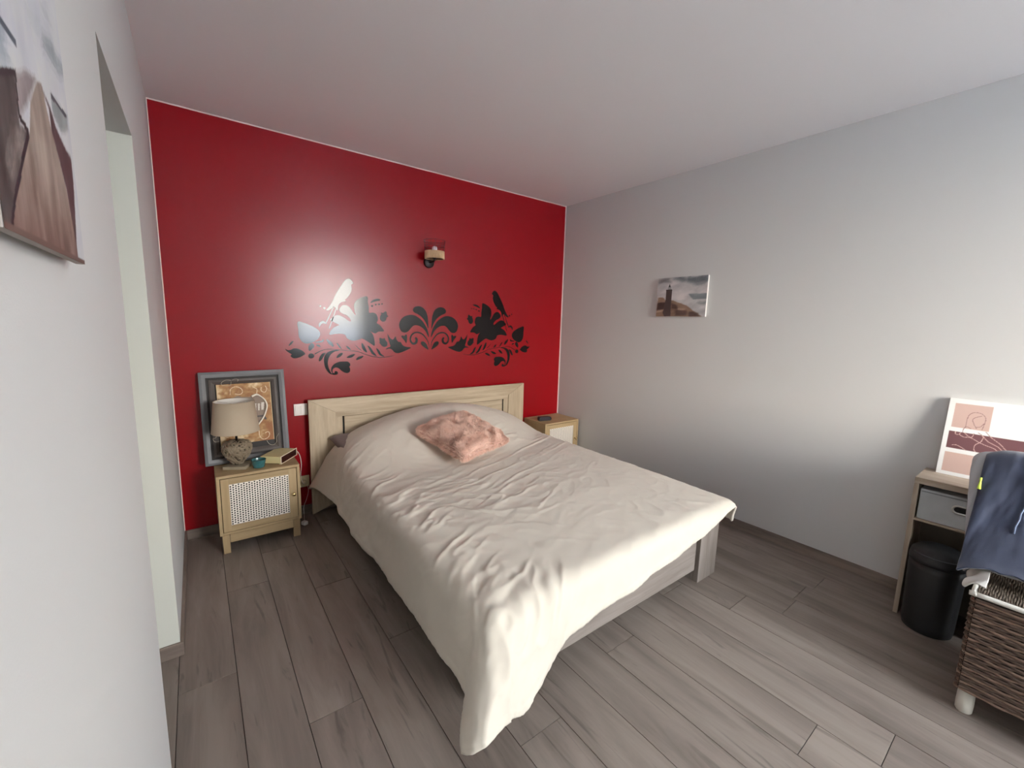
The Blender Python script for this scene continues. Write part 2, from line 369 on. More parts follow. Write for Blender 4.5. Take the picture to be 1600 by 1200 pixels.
LIGHTHOUSE={'tower':[(0.189,0.683),(0.315,0.68),(0.311,0.44),(0.316,0.012),(0.182,0.007),(0.145,0.099),(0.164,0.179),(0.186,0.414)],'cone':[(0.255,0.838),(0.28,0.756),(0.228,0.758)],'gallery':[(0.184,0.696),(0.314,0.693),(0.315,0.67),(0.185,0.673)],'lantern':[(0.223,0.758),(0.285,0.756),(0.294,0.694),(0.22,0.695)],'land':[(0.019,0.506),(0.117,0.505),(0.184,0.44),(0.354,0.408),(0.635,0.277),(0.709,0.203),(0.791,0.13),(0.948,-0.002),(0.0,0.0)],'dark1':[(0.025,0.362),(0.187,0.376),(0.163,0.192),(0.016,0.162)],'dark2':[(0.316,0.338),(0.443,0.288),(0.429,0.172),(0.323,0.195)],'dark3':[(0.398,0.171),(0.622,0.17),(0.65,0.037),(0.416,0.015)],'dark4':[(0.664,0.127),(0.792,0.118),(0.914,0.015),(0.701,0.007)],'lt1':[(0.447,0.211),(0.599,0.207),(0.611,0.176),(0.449,0.179)],'lt2':[(0.011,0.149),(0.131,0.178),(0.133,0.138),(0.013,0.109)],'sea':[(0.647,0.569),(1.004,0.576),(1.011,0.427),(0.753,0.427),(0.691,0.489)],'sea2':[(0.833,0.366),(1.0,0.379),(0.988,0.294),(0.874,0.317)],'foam':[(0.353,0.427),(1.007,0.415),(1.0,0.0),(0.948,-0.002),(0.635,0.277)],'c1':[(0.263,0.999),(0.563,0.995),(0.595,0.94),(0.532,0.858),(0.409,0.924)],'c2':[(0.602,0.987),(1.009,0.999),(0.993,0.851),(0.766,0.813),(0.57,0.881)],'c3':[(0.011,0.987),(0.16,0.992),(0.29,0.868),(0.123,0.875),(0.028,0.841)],'c4':[(0.728,0.814),(0.948,0.853),(0.945,0.771),(0.769,0.765)]}
DUNE={'path':[(0.532,0.39),(0.41,0.312),(0.356,0.238),(0.319,0.219),(0.217,0.14),(0.142,0.081),(0.037,-0.005),(0.292,-0.012),(0.864,-0.012),(0.871,0.081),(0.797,0.181),(0.712,0.274),(0.654,0.314),(0.627,0.35),(0.59,0.402)],'rdark':[(0.559,0.398),(0.603,0.383),(0.664,0.36),(0.658,0.305),(0.664,0.305),(0.729,0.248),(0.797,0.181),(0.864,0.048),(0.946,0.202),(0.963,0.3),(0.854,0.31),(0.736,0.331),(0.685,0.367)],'wall':[(0.054,0.276),(0.278,0.336),(0.254,0.248),(0.254,0.229),(0.342,0.238),(0.275,0.186),(0.149,0.09),(0.041,0.0),(-0.058,-0.014),(-0.064,0.017),(-0.047,0.095)],'wall2':[(0.285,0.336),(0.532,0.398),(0.417,0.321),(0.268,0.248)],'stone':[(0.183,0.198),(0.315,0.229),(0.217,0.15),(0.129,0.093),(0.078,0.088),(0.088,0.121)],'cloudA':[(0.695,0.536),(0.844,0.569),(0.905,0.552),(1.014,0.571),(1.014,0.533),(0.864,0.498),(0.654,0.498)],'cloudB':[(0.112,0.374),(0.186,0.402),(0.2,0.35),(0.288,0.348),(0.058,0.281)],'cloudC':[(0.512,0.529),(0.637,0.557),(0.685,0.521),(0.546,0.502)],'cloudD':[(0.702,0.61),(0.82,0.629),(0.892,0.61),(0.753,0.595)],'line1':[(0.19,0.405),(0.244,0.405),(0.329,0.407)],'edge':[(0.058,0.279),(0.132,0.295),(0.281,0.336),(0.261,0.25),(0.342,0.238)],'grn':[(0.715,0.407),(0.98,0.419),(0.966,0.374),(0.824,0.34),(0.712,0.357)],'edge2':[(0.725,0.41),(0.959,0.417)],'edge3':[(0.339,0.233),(0.22,0.145),(0.108,0.06),(0.054,0.005)]}
LINEART={'outline':[(0.006,0.371),(0.23,0.367),(-0.005,-0.004)],'sqA':[(0.02,0.35),(0.142,0.348),(0.143,0.233),(0.021,0.233)],'band':[(0.019,0.212),(0.249,0.215),(0.26,0.133),(0.018,0.13)],'sqB':[(0.016,0.11),(0.107,0.111),(0.124,0.098),(0.106,0.021),(0.014,0.015)],'l1':[(0.068,0.239),(0.068,0.27),(0.072,0.299),(0.089,0.314),(0.112,0.311),(0.126,0.292),(0.125,0.265),(0.121,0.237)],'l2':[(0.113,0.301),(0.1,0.295),(0.086,0.281),(0.092,0.261),(0.103,0.24)],'l3':[(0.102,0.246),(0.115,0.251),(0.124,0.268)],'l4':[(0.062,0.215),(0.064,0.235),(0.073,0.242),(0.087,0.235)],'m1':[(0.039,0.212),(0.04,0.201),(0.05,0.2),(0.056,0.209),(0.054,0.201),(0.069,0.192),(0.09,0.194),(0.122,0.177),(0.145,0.168),(0.17,0.16),(0.19,0.144),(0.2,0.148),(0.219,0.133)],'m2':[(0.067,0.213),(0.092,0.194),(0.099,0.215)],'m3':[(0.112,0.221),(0.129,0.208),(0.127,0.187),(0.122,0.177),(0.11,0.164),(0.108,0.144),(0.114,0.132)],'m4':[(0.132,0.205),(0.147,0.188),(0.178,0.172),(0.199,0.154),(0.225,0.151),(0.249,0.135)],'m5':[(0.135,0.23),(0.156,0.207),(0.182,0.187),(0.207,0.16),(0.225,0.148)],'m6':[(0.036,0.146),(0.049,0.149),(0.066,0.142),(0.084,0.131)]}
HEARTPIC={'heart':[(0.391,0.867),(0.417,0.877),(0.44,0.863),(0.462,0.836),(0.47,0.802),(0.461,0.764),(0.437,0.716),(0.372,0.64),(0.35,0.657)],'s1':[(0.288,0.976),(0.262,0.978),(0.24,0.963),(0.243,0.948),(0.264,0.944),(0.284,0.945),(0.289,0.968)],'s2':[(0.296,0.978),(0.314,0.983),(0.326,0.977),(0.322,0.966)],'s3':[(0.28,0.889),(0.284,0.921),(0.311,0.934),(0.337,0.922),(0.345,0.9),(0.331,0.885),(0.305,0.89)],'s4':[(0.401,0.929),(0.41,0.92),(0.423,0.911),(0.42,0.884)],'s5':[(0.471,0.927),(0.477,0.907),(0.465,0.888),(0.446,0.898),(0.447,0.92)],'s6':[(0.417,0.645),(0.418,0.611),(0.435,0.589),(0.46,0.594),(0.473,0.615),(0.466,0.633),(0.449,0.627)],'s7':[(0.454,0.578),(0.467,0.553),(0.491,0.546),(0.509,0.564),(0.508,0.587),(0.524,0.614)],'s8':[(0.174,0.657),(0.191,0.652),(0.19,0.633),(0.175,0.63),(0.184,0.61),(0.206,0.612)],'s9':[(0.224,0.666),(0.231,0.638),(0.254,0.624)],'forks':[(0.403,0.822),(0.414,0.821),(0.409,0.772),(0.402,0.772)],'forks2':[(0.421,0.82),(0.433,0.819),(0.428,0.775),(0.42,0.776)],'forks3':[(0.44,0.824),(0.457,0.825),(0.45,0.776),(0.438,0.777)],'frameo':[(0.124,1.032),(0.573,1.035),(0.579,0.489),(0.126,0.488)],'groove':[(0.158,1.002),(0.537,0.995),(0.544,0.506),(0.155,0.515)],'inner':[(0.202,0.966),(0.514,0.963),(0.542,0.565),(0.201,0.605)],'pic':[(0.209,0.95),(0.496,0.953),(0.49,0.578),(0.218,0.597)]}
CUSH = [(1.295, -0.570, 0.580), (1.665, -0.345, 0.685), (1.80,-0.79,.54),(1.41,-1.045,.50)]

# ------------------------------------------------------------------ the room
W_, H_ = 3.076, 2.5
YJ, YN, HH = -1.099, -1.77, 1.965            # opening in the left wall
M_wall = mat('grey_wall_paint', (206, 207, 206), 0.62, spec=0.35, bump=(260, 0.12))
M_ceil = mat('ceiling_paint', (236, 236, 238), 0.5, spec=0.4, bump=(220, 0.10))
M_red = mat('satin_red_paint', (134, 4, 15), 0.24, spec=0.37, bump=(120, 0.06), mottle=(1.5, 0.05))
M_white = mat('white_paint', (208, 209, 198), 0.55)
M_caulk = mat('white_caulk', (232, 214, 206), 0.5)
M_sub = mat('dark_joint', (38, 32, 28), 0.9)

bm = bmesh.new(); box(bm, -1.6, W_ + 0.15, YF - 0.15, 0.15, -0.06, -0.006)
floor = tag(new_obj('floor', bm, M_sub), 'grey brown wood plank floor of the bedroom', 'floor', kind='structure')
M_plank = wood('floor_plank_wood', (146, 134, 124), (112, 101, 92), stretch=(6, 0.7, 1), scale=2.2, rough=0.42, world_co=True, vary=0.06, knots=0.45, spec=0.35)
random.seed(4)
PW = 0.180
ends = {6: -2.747, 7: -2.92, 9: -2.263, 10: -2.43, 0: -0.95, -3: -1.33, 3: -0.6, 2: -2.2, 1: -1.5, 5: -2.1, 8: -3.3, 4: -3.2}
k = -12
while True:
    x0 = 0.535 + PW * k - 0.0; x1 = x0 + PW
    if x0 > W_: break
    first = ends.get(k, -random.uniform(0.1, 1.3))
    ys = [first]
    while ys[0] < -1.3: ys.insert(0, ys[0] + 1.29)
    while ys[-1] > YF: ys.append(ys[-1] - 1.29)
    ys = [0.0] + [y for y in ys if YF < y < -0.02] + [YF]
    xa, xb = max(x0, -1.5), min(x1, W_ + 0.01)
    if xb - xa > 0.01:
        for a, b in zip(ys[:-1], ys[1:]):
            g = 0.0010
            bm = bmesh.new(); box(bm, xa + g, xb - g, b + g, a - g, -0.008, 0.0)
            o = new_obj('plank', bm, M_plank, floor, bevel=0.0008, seg=1)
    k += 1

def struct(name, boxes, m, label, bevel=0):
    bm = bmesh.new()
    for b in boxes: box(bm, *b)
    return tag(new_obj(name, bm, m, bevel=bevel), label, 'wall' if 'wall' in name else name.split('_')[0], kind='structure')

struct('wall_back', [(-0.2, W_ + 0.15, 0.0, 0.15, -0.05, H_ + 0.05)], M_red, 'glossy dark red accent wall behind the bed')
struct('wall_right', [(W_, W_ + 0.15, YF - 0.15, 0.0, -0.05, H_ + 0.05)], M_wall, 'plain pale grey wall on the right of the bed')
struct('wall_left', [(-0.2, 0, YJ, 0.0, -0.05, H_), (-0.2, 0, YF - 0.15, YN, -0.05, H_), (-0.2, 0, YN, YJ, HH, H_)], M_wall, 'pale grey wall on the left with a doorless opening')
struct('ceiling', [(-1.5, W_ + 0.15, YF - 0.15, 0.15, H_, H_ + 0.08)], M_ceil, 'white ceiling over the bedroom')
struct('wall_front', [(-0.2, WX0, YF - 0.15, YF, -0.05, H_), (WX1, W_ + 0.15, YF - 0.15, YF, -0.05, H_), (WX0, WX1, YF - 0.15, YF, -0.05, WZ0), (WX0, WX1, YF - 0.15, YF, WZ1, H_)], M_wall, 'wall behind the photographer with the window')
struct('wall_hall', [(-1.5, -1.38, -2.5, -0.7, -0.05, H_), (-1.5, -0.2, -0.82, -0.7, -0.05, H_), (-1.5, -0.2, -2.5, -2.38, -0.05, H_)], M_wall, 'walls of the small hall beyond the opening')
struct('door_1', [(-0.2005, 0.0005, YJ - 0.003, YJ + 0.001, 0.0, HH), ], M_white, 'white painted jamb lining of the doorless opening')
# window frame (behind the camera, lets the daylight in)
win = struct('window_1', [(WX0, WX0 + 0.05, YF - 0.09, YF - 0.03, WZ0, WZ1), (WX1 - 0.05, WX1, YF - 0.09, YF - 0.03, WZ0, WZ1), (WX0 + 0.05, WX1 - 0.05, YF - 0.09, YF - 0.03, WZ0, WZ0 + 0.05), (WX0 + 0.05, WX1 - 0.05, YF - 0.09, YF - 0.03, WZ1 - 0.05, WZ1)], M_white, 'white window frame behind the photographer', bevel=0.004)
gnd = struct('ground', [(-300, 300, -600, YF - 0.16, -3.1, -3.0)], mat('outdoor_ground', (228, 229, 230), 0.95), 'ground outside the house')
M_base = wood('baseboard_wood', (136, 122, 111), (98, 86, 78), stretch=(1, 1, 10), scale=3, rough=0.5, world_co=True, vary=0.05)
BH, BT = 0.058, 0.012
struct('baseboard_right', [(W_ - BT, W_, YF, -BT, 0, BH)], M_base, 'grey brown baseboard along the right wall', 0.001)
struct('baseboard_back', [(BT, W_, -BT, 0, 0, BH)], M_base, 'grey brown baseboard along the red wall', 0.001)
struct('baseboard_left', [(0, BT, YJ - BT, 0, 0, BH), (-0.2, 0, YJ - BT, YJ - 0.003, 0, BH), (0, BT, YF, YN, 0, BH)], M_base, 'grey brown baseboard along the left wall', 0.001)
struct('trim_1', [(0.0, W_, -0.003, 0.0, H_ - 0.006, H_)], M_caulk, 'white sealant line between red wall and ceiling')
struct('trim_2', [(W_ - 0.006, W_, -0.003, 0.0, BH, H_ - 0.006)], M_caulk, 'white sealant line between red wall and right wall')
struct('trim_3', [(0.0, 0.004, -0.003, 0.0, BH, H_ - 0.006)], M_caulk, 'white sealant line between red wall and left wall')

# ------------------------------------------------------------------ the bed
M_oak = wood('oak_laminate', (190, 172, 146), (160, 142, 117), stretch=(1.0, 6, 12), scale=3.0, rough=0.5, vary=0.04, knots=0.0)
M_oakv = wood('oak_laminate_upright', (188, 170, 144), (160, 142, 117), stretch=(12, 6, 1.0), scale=3.0, rough=0.5, vary=0.04, knots=0.0)
M_black = mat('shadow_gap_black', (14, 12, 11), 0.8)
BX0, BX1, HT = 0.71, 2.57, 0.817
bed = empty('bed', (1.64, -1.05, 0), 'oak laminate double bed with framed headboard against the red wall', 'bed')
def bp_(n, bm, m, parent=bed, **k):
    o = new_obj(n, bm, m, parent, **k); o.matrix_parent_inverse = Matrix.Translation((-1.64, 1.05, 0)) if parent is bed else Matrix(); return o
hb = None
bm = bmesh.new(); box(bm, BX0 + 0.02, BX1 - 0.02, -0.046, -0.014, 0.06, HT - 0.02)
hb = bp_('headboard', bm, M_oak)
# mitred frame boards: outer face proud, sloping step to the inner panel
fi0, fi1, fz = 0.885, 2.395, 0.718
for nm, pts, m in (('top_rail', [(BX0, HT), (BX1, HT), (fi1, fz), (fi0, fz)], M_oak),
                   ('side_stile', [(BX0, HT - 0.0006), (fi0 - 0.0006, fz), (fi0 - 0.0006, 0.06), (BX0, 0.0)], M_oakv),
                   ('side_stile', [(BX1, HT - 0.0006), (BX1, 0.0), (fi1 + 0.0006, 0.06), (fi1 + 0.0006, fz)], M_oakv)):
    bm = bmesh.new(); poly_prism(bm, pts, 'y', -0.066, -0.044)
    o = new_obj(nm, bm, m, hb, bevel=0.0015)
bm = bmesh.new(); box(bm, fi0, fi1, -0.058, -0.044, 0.683, fz); new_obj('inner_rail', bm, M_oak, hb, bevel=0.001)
for a, b in ((fi0, 0.931), (2.345, fi1)):
    bm = bmesh.new(); box(bm, a, b, -0.058, -0.044, 0.08, 0.6826); new_obj('inner_stile', bm, M_oakv, hb, bevel=0.001)
bm = bmesh.new(); box(bm, 0.945, 2.331, -0.056, -0.044, 0.3, 0.680); new_obj('center_panel', bm, M_oak, hb, bevel=0.001)
for a, b in ((0.931, 0.945), (2.331, 2.345)):
    bm = bmesh.new(); box(bm, a, b, -0.0475, -0.0455, 0.3, 0.683); new_obj('dark_slot', bm, M_black, hb)
M_grey_oak = wood('greyed_oak', (146, 136, 128), (120, 110, 102), stretch=(1.0, 6, 12), scale=3.2, rough=0.55, vary=0.03)
M_grey_oakv = wood('greyed_oak_upright', (146, 136, 128), (120, 110, 102), stretch=(12, 12, 1.0), scale=3.2, rough=0.55, vary=0.03)
FBY = -2.05
bm = bmesh.new(); box(bm, 1.03, 2.19, FBY - 0.0, FBY + 0.022, 0.085, 0.345); bp_('footboard_panel', bm, M_grey_oak, bevel=0.0015)
for x0, x1 in ((2.224, 2.405), (0.875, 1.056)):
    bm = bmesh.new(); box(bm, x0, x1, FBY - 0.006, FBY + 0.022, 0.0, 0.36)
    if x0 > 2: box(bm, x0, x0 + 0.022, FBY + 0.0225, FBY + 0.14, 0.0, 0.36)
    else: box(bm, x1 - 0.022, x1, FBY + 0.0225, FBY + 0.14, 0.0, 0.36)
    bp_('leg', bm, M_grey_oakv, bevel=0.0015)
for x in (0.875, 2.38):
    bm = bmesh.new(); box(bm, x, x + 0.025, FBY + 0.16, -0.067, 0.10, 0.30); bp_('side_rail', bm, M_grey_oak, bevel=0.0015)
bm = bmesh.new(); box(bm, 0.91, 2.37, FBY + 0.05, -0.07, 0.2, 0.385); bp_('mattress', bm, mat('mattress_ticking', (200, 196, 188), 0.8), bevel=0.03, seg=4)

# ---- two pillows under the duvet
M_brown = mat('mauve_brown_cotton', (112, 92, 86), 0.85, sheen=0.2, bump=(900, 0.2))
M_wcot = mat('white_cotton', (228, 222, 214), 0.85, bump=(900, 0.2))
def pillow_mesh(w, d, h, n=28, seed=0, wr=0.004, e=0.42):
    me = bpy.data.meshes.new('pillow'); bmx = bmesh.new(); top = {}; bot = {}
    for i in range(n + 1):
        for j in range(n + 1):
            u, v = 2 * i / n - 1, 2 * j / n - 1
            pin = 1 - 0.07 * (1 - u * u) * abs(v) ** 3; pin2 = 1 - 0.07 * (1 - v * v) * abs(u) ** 3
            hh = h * 0.5 * max(0.0, (1 - u ** 4) * (1 - v ** 4)) ** e
            x, y = u * w / 2 * pin2, v * d / 2 * pin
            nz = mnoise.noise(Vector((x * 9 + seed, y * 9, seed))) * wr * min(1, hh / (h * 0.2 + 1e-6))
            top[i, j] = bmx.verts.new((x, y, hh + nz))
            edge = i in (0, n) or j in (0, n)
            bot[i, j] = top[i, j] if edge else bmx.verts.new((x, y, -hh * 0.9 + nz))
    for i in range(n):
        for j in range(n):
            for T, fl in ((top, 0), (bot, 1)):
                q = [T[i, j], T[i + 1, j], T[i + 1, j + 1], T[i, j + 1]]
                if fl: q = q[::-1]
                try: bmx.faces.new(q)
                except ValueError: pass
    return bmx
o = new_obj('pillow', pillow_mesh(0.50, 0.36, 0.11, seed=1), M_brown, smooth=True)
o.location = (1.085, -0.255, 0.50); o.rotation_euler = (math.radians(14), math.radians(0), math.radians(3))
tag(o, 'mauve brown pillow peeking out beneath the duvet near the lamp side', 'pillow', 'bed pillows beneath the duvet')
o = new_obj('pillow', pillow_mesh(0.56, 0.36, 0.11, seed=5), M_wcot, smooth=True)
o.location = (2.06, -0.255, 0.48); o.rotation_euler = (math.radians(14), 0, math.radians(-2))
tag(o, 'white pillow tip showing between duvet and headboard on the wall side', 'pillow', 'bed pillows beneath the duvet')

# ---- duvet: draped sheet laid out flat (a across, b along the bed) and folded over the mattress
MX0, MX1, MY0 = 0.868, 2.412, -2.065
CR_X = [0.60, 0.68, 0.81, 0.93, 1.06, 1.24, 1.47, 1.69, 1.99, 2.20, 2.32, 2.47, 2.57, 2.70]
CR_Z = [0.20, 0.27, 0.476, 0.578, 0.636, 0.684, 0.726, 0.733, 0.688, 0.622, 0.570, 0.480, 0.39, 0.30]
def top_height(x, y):
    cz = sum(np.interp(x + d, CR_X, CR_Z) for d in (-0.05, -0.025, 0, 0.025, 0.05)) / 5
    flat = 0.452 + 0.016 * np.sin(np.clip((x - MX0) / (MX1 - MX0), 0, 1) * math.pi) - 0.012 * np.clip((-1.6 - y) / 0.45, 0, 1)
    q = np.clip((x - 1.90) / 0.45, 0, 1); s = np.clip((-0.27 + 0.07 * q - y) / (0.62 - 0.30 * q * q), 0, 1); w = 0.5 + 0.5 * np.cos(np.pi * s ** 0.9)
    z = flat * (1 - w) + cz * w
    q = np.clip((y + 0.20) / 0.12, 0, 1); z = z - 0.045 * q * q
    return z
NA, NB = 300, 330
aa = np.linspace(0, 1, NA)[:, None]; bb = np.linspace(0, 1, NB)[None, :]
a_ = (MX0 - 0.335) * (1 - aa) + (MX1 + 0.17) * aa + 0 * bb
foot = MY0 - np.interp(a_, [0.53, 0.62, 0.74, 0.868, 0.98, 1.06, 1.14, 1.3, 1.6, 1.85, 2.1, 2.3, 2.5], [0.225, 0.272, 0.325, 0.350, 0.335, 0.290, 0.245, 0.230, 0.210, 0.182, 0.140, 0.085, 0.06])
b_ = -0.080 * (1 - bb) + foot * bb
def fbm_l(x, y, s, seed, o=3): return fbm(x + 10, y + 10, s, seed, o)
dl = np.maximum(0, MX0 - a_); dr_ = np.maximum(0, a_ - MX1); db_ = np.maximum(0, MY0 - b_)
ox = np.where(dl > 0, dl, dr_); rho = np.hypot(ox, db_); th = np.arctan2(db_, ox + 1e-9)       # 0 = side, pi/2 = foot
cx_ = np.clip(a_, MX0, MX1); cy_ = np.maximum(b_, MY0)
zt = top_height(cx_, cy_)
eps = 0.01
sl_side = np.where(dl > 0, (top_height(cx_ + eps, cy_) - zt) / eps, (top_height(cx_ - eps, cy_) - zt) / eps)
sl_foot = (top_height(cx_, cy_ + eps) - zt) / eps
phi0 = np.arctan(np.maximum(0, sl_side * np.cos(th) + sl_foot * np.sin(th)))
headw = np.clip((cy_ + 0.95) / 0.85, 0, 1)
cornl = np.where(dl > 0, np.sin(2 * th), 0) * (rho > 0)
flare = np.radians(5 + 22 * headw ** 2 + 21 * cornl + np.where(dr_ > 0, 2, 0) + 12 * np.exp(-((cx_ - 0.868) / 0.16) ** 2) * np.sin(th) ** 4 * (db_ > 0) * (dr_ <= 0))
flare = flare + np.radians(5) * (fbm_l(b_, a_ * 0.15, 4.5, 71) - 0.5) * 2 * (dl > 0) * np.cos(th) ** 2
phim = np.pi / 2 - flare
hx = np.zeros_like(rho); dz = np.zeros_like(rho); n_ = 40
for k in range(n_):
    r = rho * (k + 0.5) / n_; w = np.clip(r / 0.105, 0, 1); w = w * w * (3 - 2 * w) * 0.5 + w * 0.5
    ph = phi0 + (np.maximum(phim, phi0) - phi0) * w
    hx += np.cos(ph) * rho / n_; dz += np.sin(ph) * rho / n_
# folds of the surplus cloth round the foot-left corner
fold = np.where(dl > 0, 1, 0) * (rho / 0.42) ** 1.6
hx = hx + fold * (0.050 * np.sin(2 * th) ** 2 * np.cos((th - 0.80) * 5.2) - 0.018 * np.exp(-((th - 1.32) / 0.13) ** 2)) + 0.016 * (rho > 0) * np.clip(rho / 0.2, 0, 1) * (fbm_l(a_ * 1.2, b_ * 1.2, 6.0, 77) - 0.5) * 2
X0 = np.stack([cx_ + np.where(dl > 0, -1, 1) * np.cos(th) * hx * (ox > 0), cy_ - np.sin(th) * hx, zt - dz], -1)
for _ in range(10):
    S_ = X0.copy(); S_[1:-1] = 0.25 * X0[:-2] + 0.5 * X0[1:-1] + 0.25 * X0[2:]; X0 = S_.copy(); X0[:, 1:-1] = 0.25 * S_[:, :-2] + 0.5 * S_[:, 1:-1] + 0.25 * S_[:, 2:]
X0[..., 2] = np.maximum(X0[..., 2], 0.02)
X0[..., 1] = np.minimum(X0[..., 1], -0.080)
def upsample(X, k):
    def up1(Y):
        n = Y.shape[0]; t = np.linspace(0, n - 1, (n - 1) * k + 1); i1 = np.minimum(t.astype(int), n - 2); f = (t - i1).reshape(-1, *([1] * (Y.ndim - 1)))
        g = lambda q: Y[np.clip(q, 0, n - 1)]
        p0, p1, p2, p3 = g(i1 - 1), g(i1), g(i1 + 1), g(i1 + 2)
        return 0.5 * (2 * p1 + (p2 - p0) * f + (2 * p0 - 5 * p1 + 4 * p2 - p3) * f * f + (3 * p1 - p0 - 3 * p2 + p3) * f ** 3)
    return np.swapaxes(up1(np.swapaxes(up1(X), 0, 1)), 0, 1)

def grid_normals(X):
    a = np.gradient(X, axis=0); b = np.gradient(X, axis=1); n = np.cross(a, b)
    n /= np.linalg.norm(n, axis=-1, keepdims=True) + 1e-12
    return n

def grid_mesh(name, X, m, parent=None, thick=0.0, flip=False):
    nx, ny = X.shape[:2]; idx = np.arange(nx * ny).reshape(nx, ny)
    F = np.stack([idx[:-1, :-1], idx[1:, :-1], idx[1:, 1:], idx[:-1, 1:]], -1).reshape(-1, 4)
    if flip: F = F[:, ::-1]
    me = bpy.data.meshes.new(name)
    me.vertices.add(nx * ny); me.vertices.foreach_set('co', X.reshape(-1).astype(np.float32))
    nf = len(F); me.loops.add(nf * 4); me.loops.foreach_set('vertex_index', F.ravel().astype(np.int32))
    me.polygons.add(nf); me.polygons.foreach_set('loop_start', (np.arange(nf) * 4).astype(np.int32)); me.polygons.foreach_set('loop_total', np.full(nf, 4, np.int32))
    me.update(calc_edges=True); me.validate()
    o = link_mesh(name, me, m, parent, smooth=True)
    if thick:
        md = o.modifiers.new('thickness', 'SOLIDIFY'); md.thickness = thick; md.offset = -1 if not flip else -1
        md.use_rim = True
    return o

def ridge(t):          # soft crease profile, period 1
    t = t - np.floor(t); return (1 - np.abs(2 * t - 1)) ** 2

DX = X0[:, ::-1].copy(); a_ = a_[:, ::-1]; b_ = b_[:, ::-1]                # i across +x, j towards +y: normals up
nrm = grid_normals(DX)
def g2(cx, cy, sx_, sy_): return np.exp(-((a_ - cx) / sx_) ** 2 - ((b_ - cy) / sy_) ** 2)
wx_ = 0.05 * (fbm_l(a_, b_, 6, 101) - 0.5); wy_ = 0.05 * (fbm_l(a_, b_, 6, 107) - 0.5)
def folds(ang, across, along, seed, sharp=1.6):
    c, s = math.cos(math.radians(ang)), math.sin(math.radians(ang)); A_, B_ = a_ + wx_, b_ + wy_
    u = A_ * c + B_ * s; v = -A_ * s + B_ * c                     # u runs along the fold
    n = fbm(u * along / across + 20, v + 20, across, seed, 2)
    return np.clip(1 - np.abs(n - 0.5) * 5.0, 0, 1) ** sharp
disp = 0.010 * (fbm_l(a_, b_, 2.2, 3) - 0.5)
disp += 0.0085 * g2(2.05, -0.72, 0.50, 0.22) * folds(24, 17, 2.2, 21)
disp += 0.0060 * g2(1.45, -1.15, 0.50, 0.20) * folds(16, 17, 2.4, 23)
edge = np.exp(-((a_ - (MX0 + 0.05)) / 0.11) ** 2)
disp += 0.0100 * edge * np.clip((-0.60 - b_) * 3, 0, 1) * folds(28, 15, 4.0, 31) * (0.5 + fbm_l(a_, b_, 5, 33))
disp += 0.0065 * g2(1.16, -1.42, 0.24, 0.38) * folds(-32, 15, 4.0, 37)
disp += 0.0060 * g2(1.45, -1.45, 0.28, 0.22) * folds(28, 16, 4.5, 41)
disp += 0.0060 * g2(2.05, -2.00, 0.26, 0.10) * folds(80, 9, 4.0, 43)
disp += 0.0200 * g2(0.86, -2.25, 0.26, 0.16) * folds(66, 8, 2.6, 47) + 0.0120 * g2(0.98, -2.12, 0.20, 0.16) * folds(52, 13, 4.0, 48)
disp += 0.0065 * np.exp(-((a_ - 0.80) / 0.16) ** 2) * np.clip((b_ + 0.80) * 3, 0, 1) * folds(18, 10, 2.5, 53)
d_ = np.abs((a_ - 1.08) * 0.88 + (b_ + 1.30) * 0.47); disp -= 0.006 * np.exp(-(d_ / 0.010) ** 2) * np.clip(1 - np.abs(b_ + 1.42) * 3.2, 0, 1)
disp += 0.0018 * folds(35, 12, 7.0, 61, 1.2) + 0.0016 * folds(-40, 14, 8.0, 67, 1.2)
hem = np.minimum(a_ - a_.min(), b_ - b_.min(1, keepdims=True))
disp += 0.0022 * np.exp(-(hem / 0.022) ** 2) * folds(45, 40, 40, 83, 1.0) + 0.002 * np.exp(-((hem - 0.02) / 0.006) ** 2)
disp = disp * np.clip((MX1 + 0.2 - a_) * 20, 0, 1)
DXF = DX + nrm * disp[..., None]
M_duvet = mat('cream_duvet_cotton', (213, 205, 190), 0.85, spec=0.25, sheen=0.15, bump=(1400, 0.12))
duvet = grid_mesh('duvet', DXF, M_duvet, thick=0.014)
tag(duvet, 'rumpled cream duvet spread over the whole bed with a corner hanging', 'duvet')

# ------------------------------------------------------------------ pink fur cushion lying askew on the duvet
M_fur = mat('pink_fur', (206, 164, 148), 0.9, sheen=0.5, mottle=(22, 0.12))
M_fur2 = mat('pink_fur_strand', (236, 204, 186), 0.85, sheen=0.3, mottle=(22, 0.16))
cL, cT, cR, cB = [Vector(p) for p in CUSH]
cc = (cL + cT + cR + cB) / 4
ex = ((cB - cL) + (cR - cT)) / 2; ey = ((cT - cL) + (cR - cB)) / 2
wx, wy = ex.length * 1.0, ey.length * 1.0
ex.normalize(); nz = ex.cross(ey).normalized(); ey2 = nz.cross(ex).normalized()
cush = empty('cushion', cc + nz * 0.034, 'fluffy pink fur cushion lying askew on the duvet', 'cushion')
cush.rotation_mode = 'QUATERNION'; cush.rotation_quaternion = Matrix((ex, ey2, nz)).transposed().to_quaternion()
bmc = pillow_mesh(wx * 0.95, wy * 0.95, 0.155, n=72, seed=3, wr=0.0, e=0.5)
for v in bmc.verts:
    p = v.co; k = min(1, abs(p.z) / 0.02)
    v.co += Vector((0, 0, 1)) * (0.009 * k * (mnoise.noise(p * 12 + Vector((3, 1, 0))) + 0.9 * mnoise.noise(p * 27)) * (1 if p.z > 0 else 0.3))
bmc.normal_update()
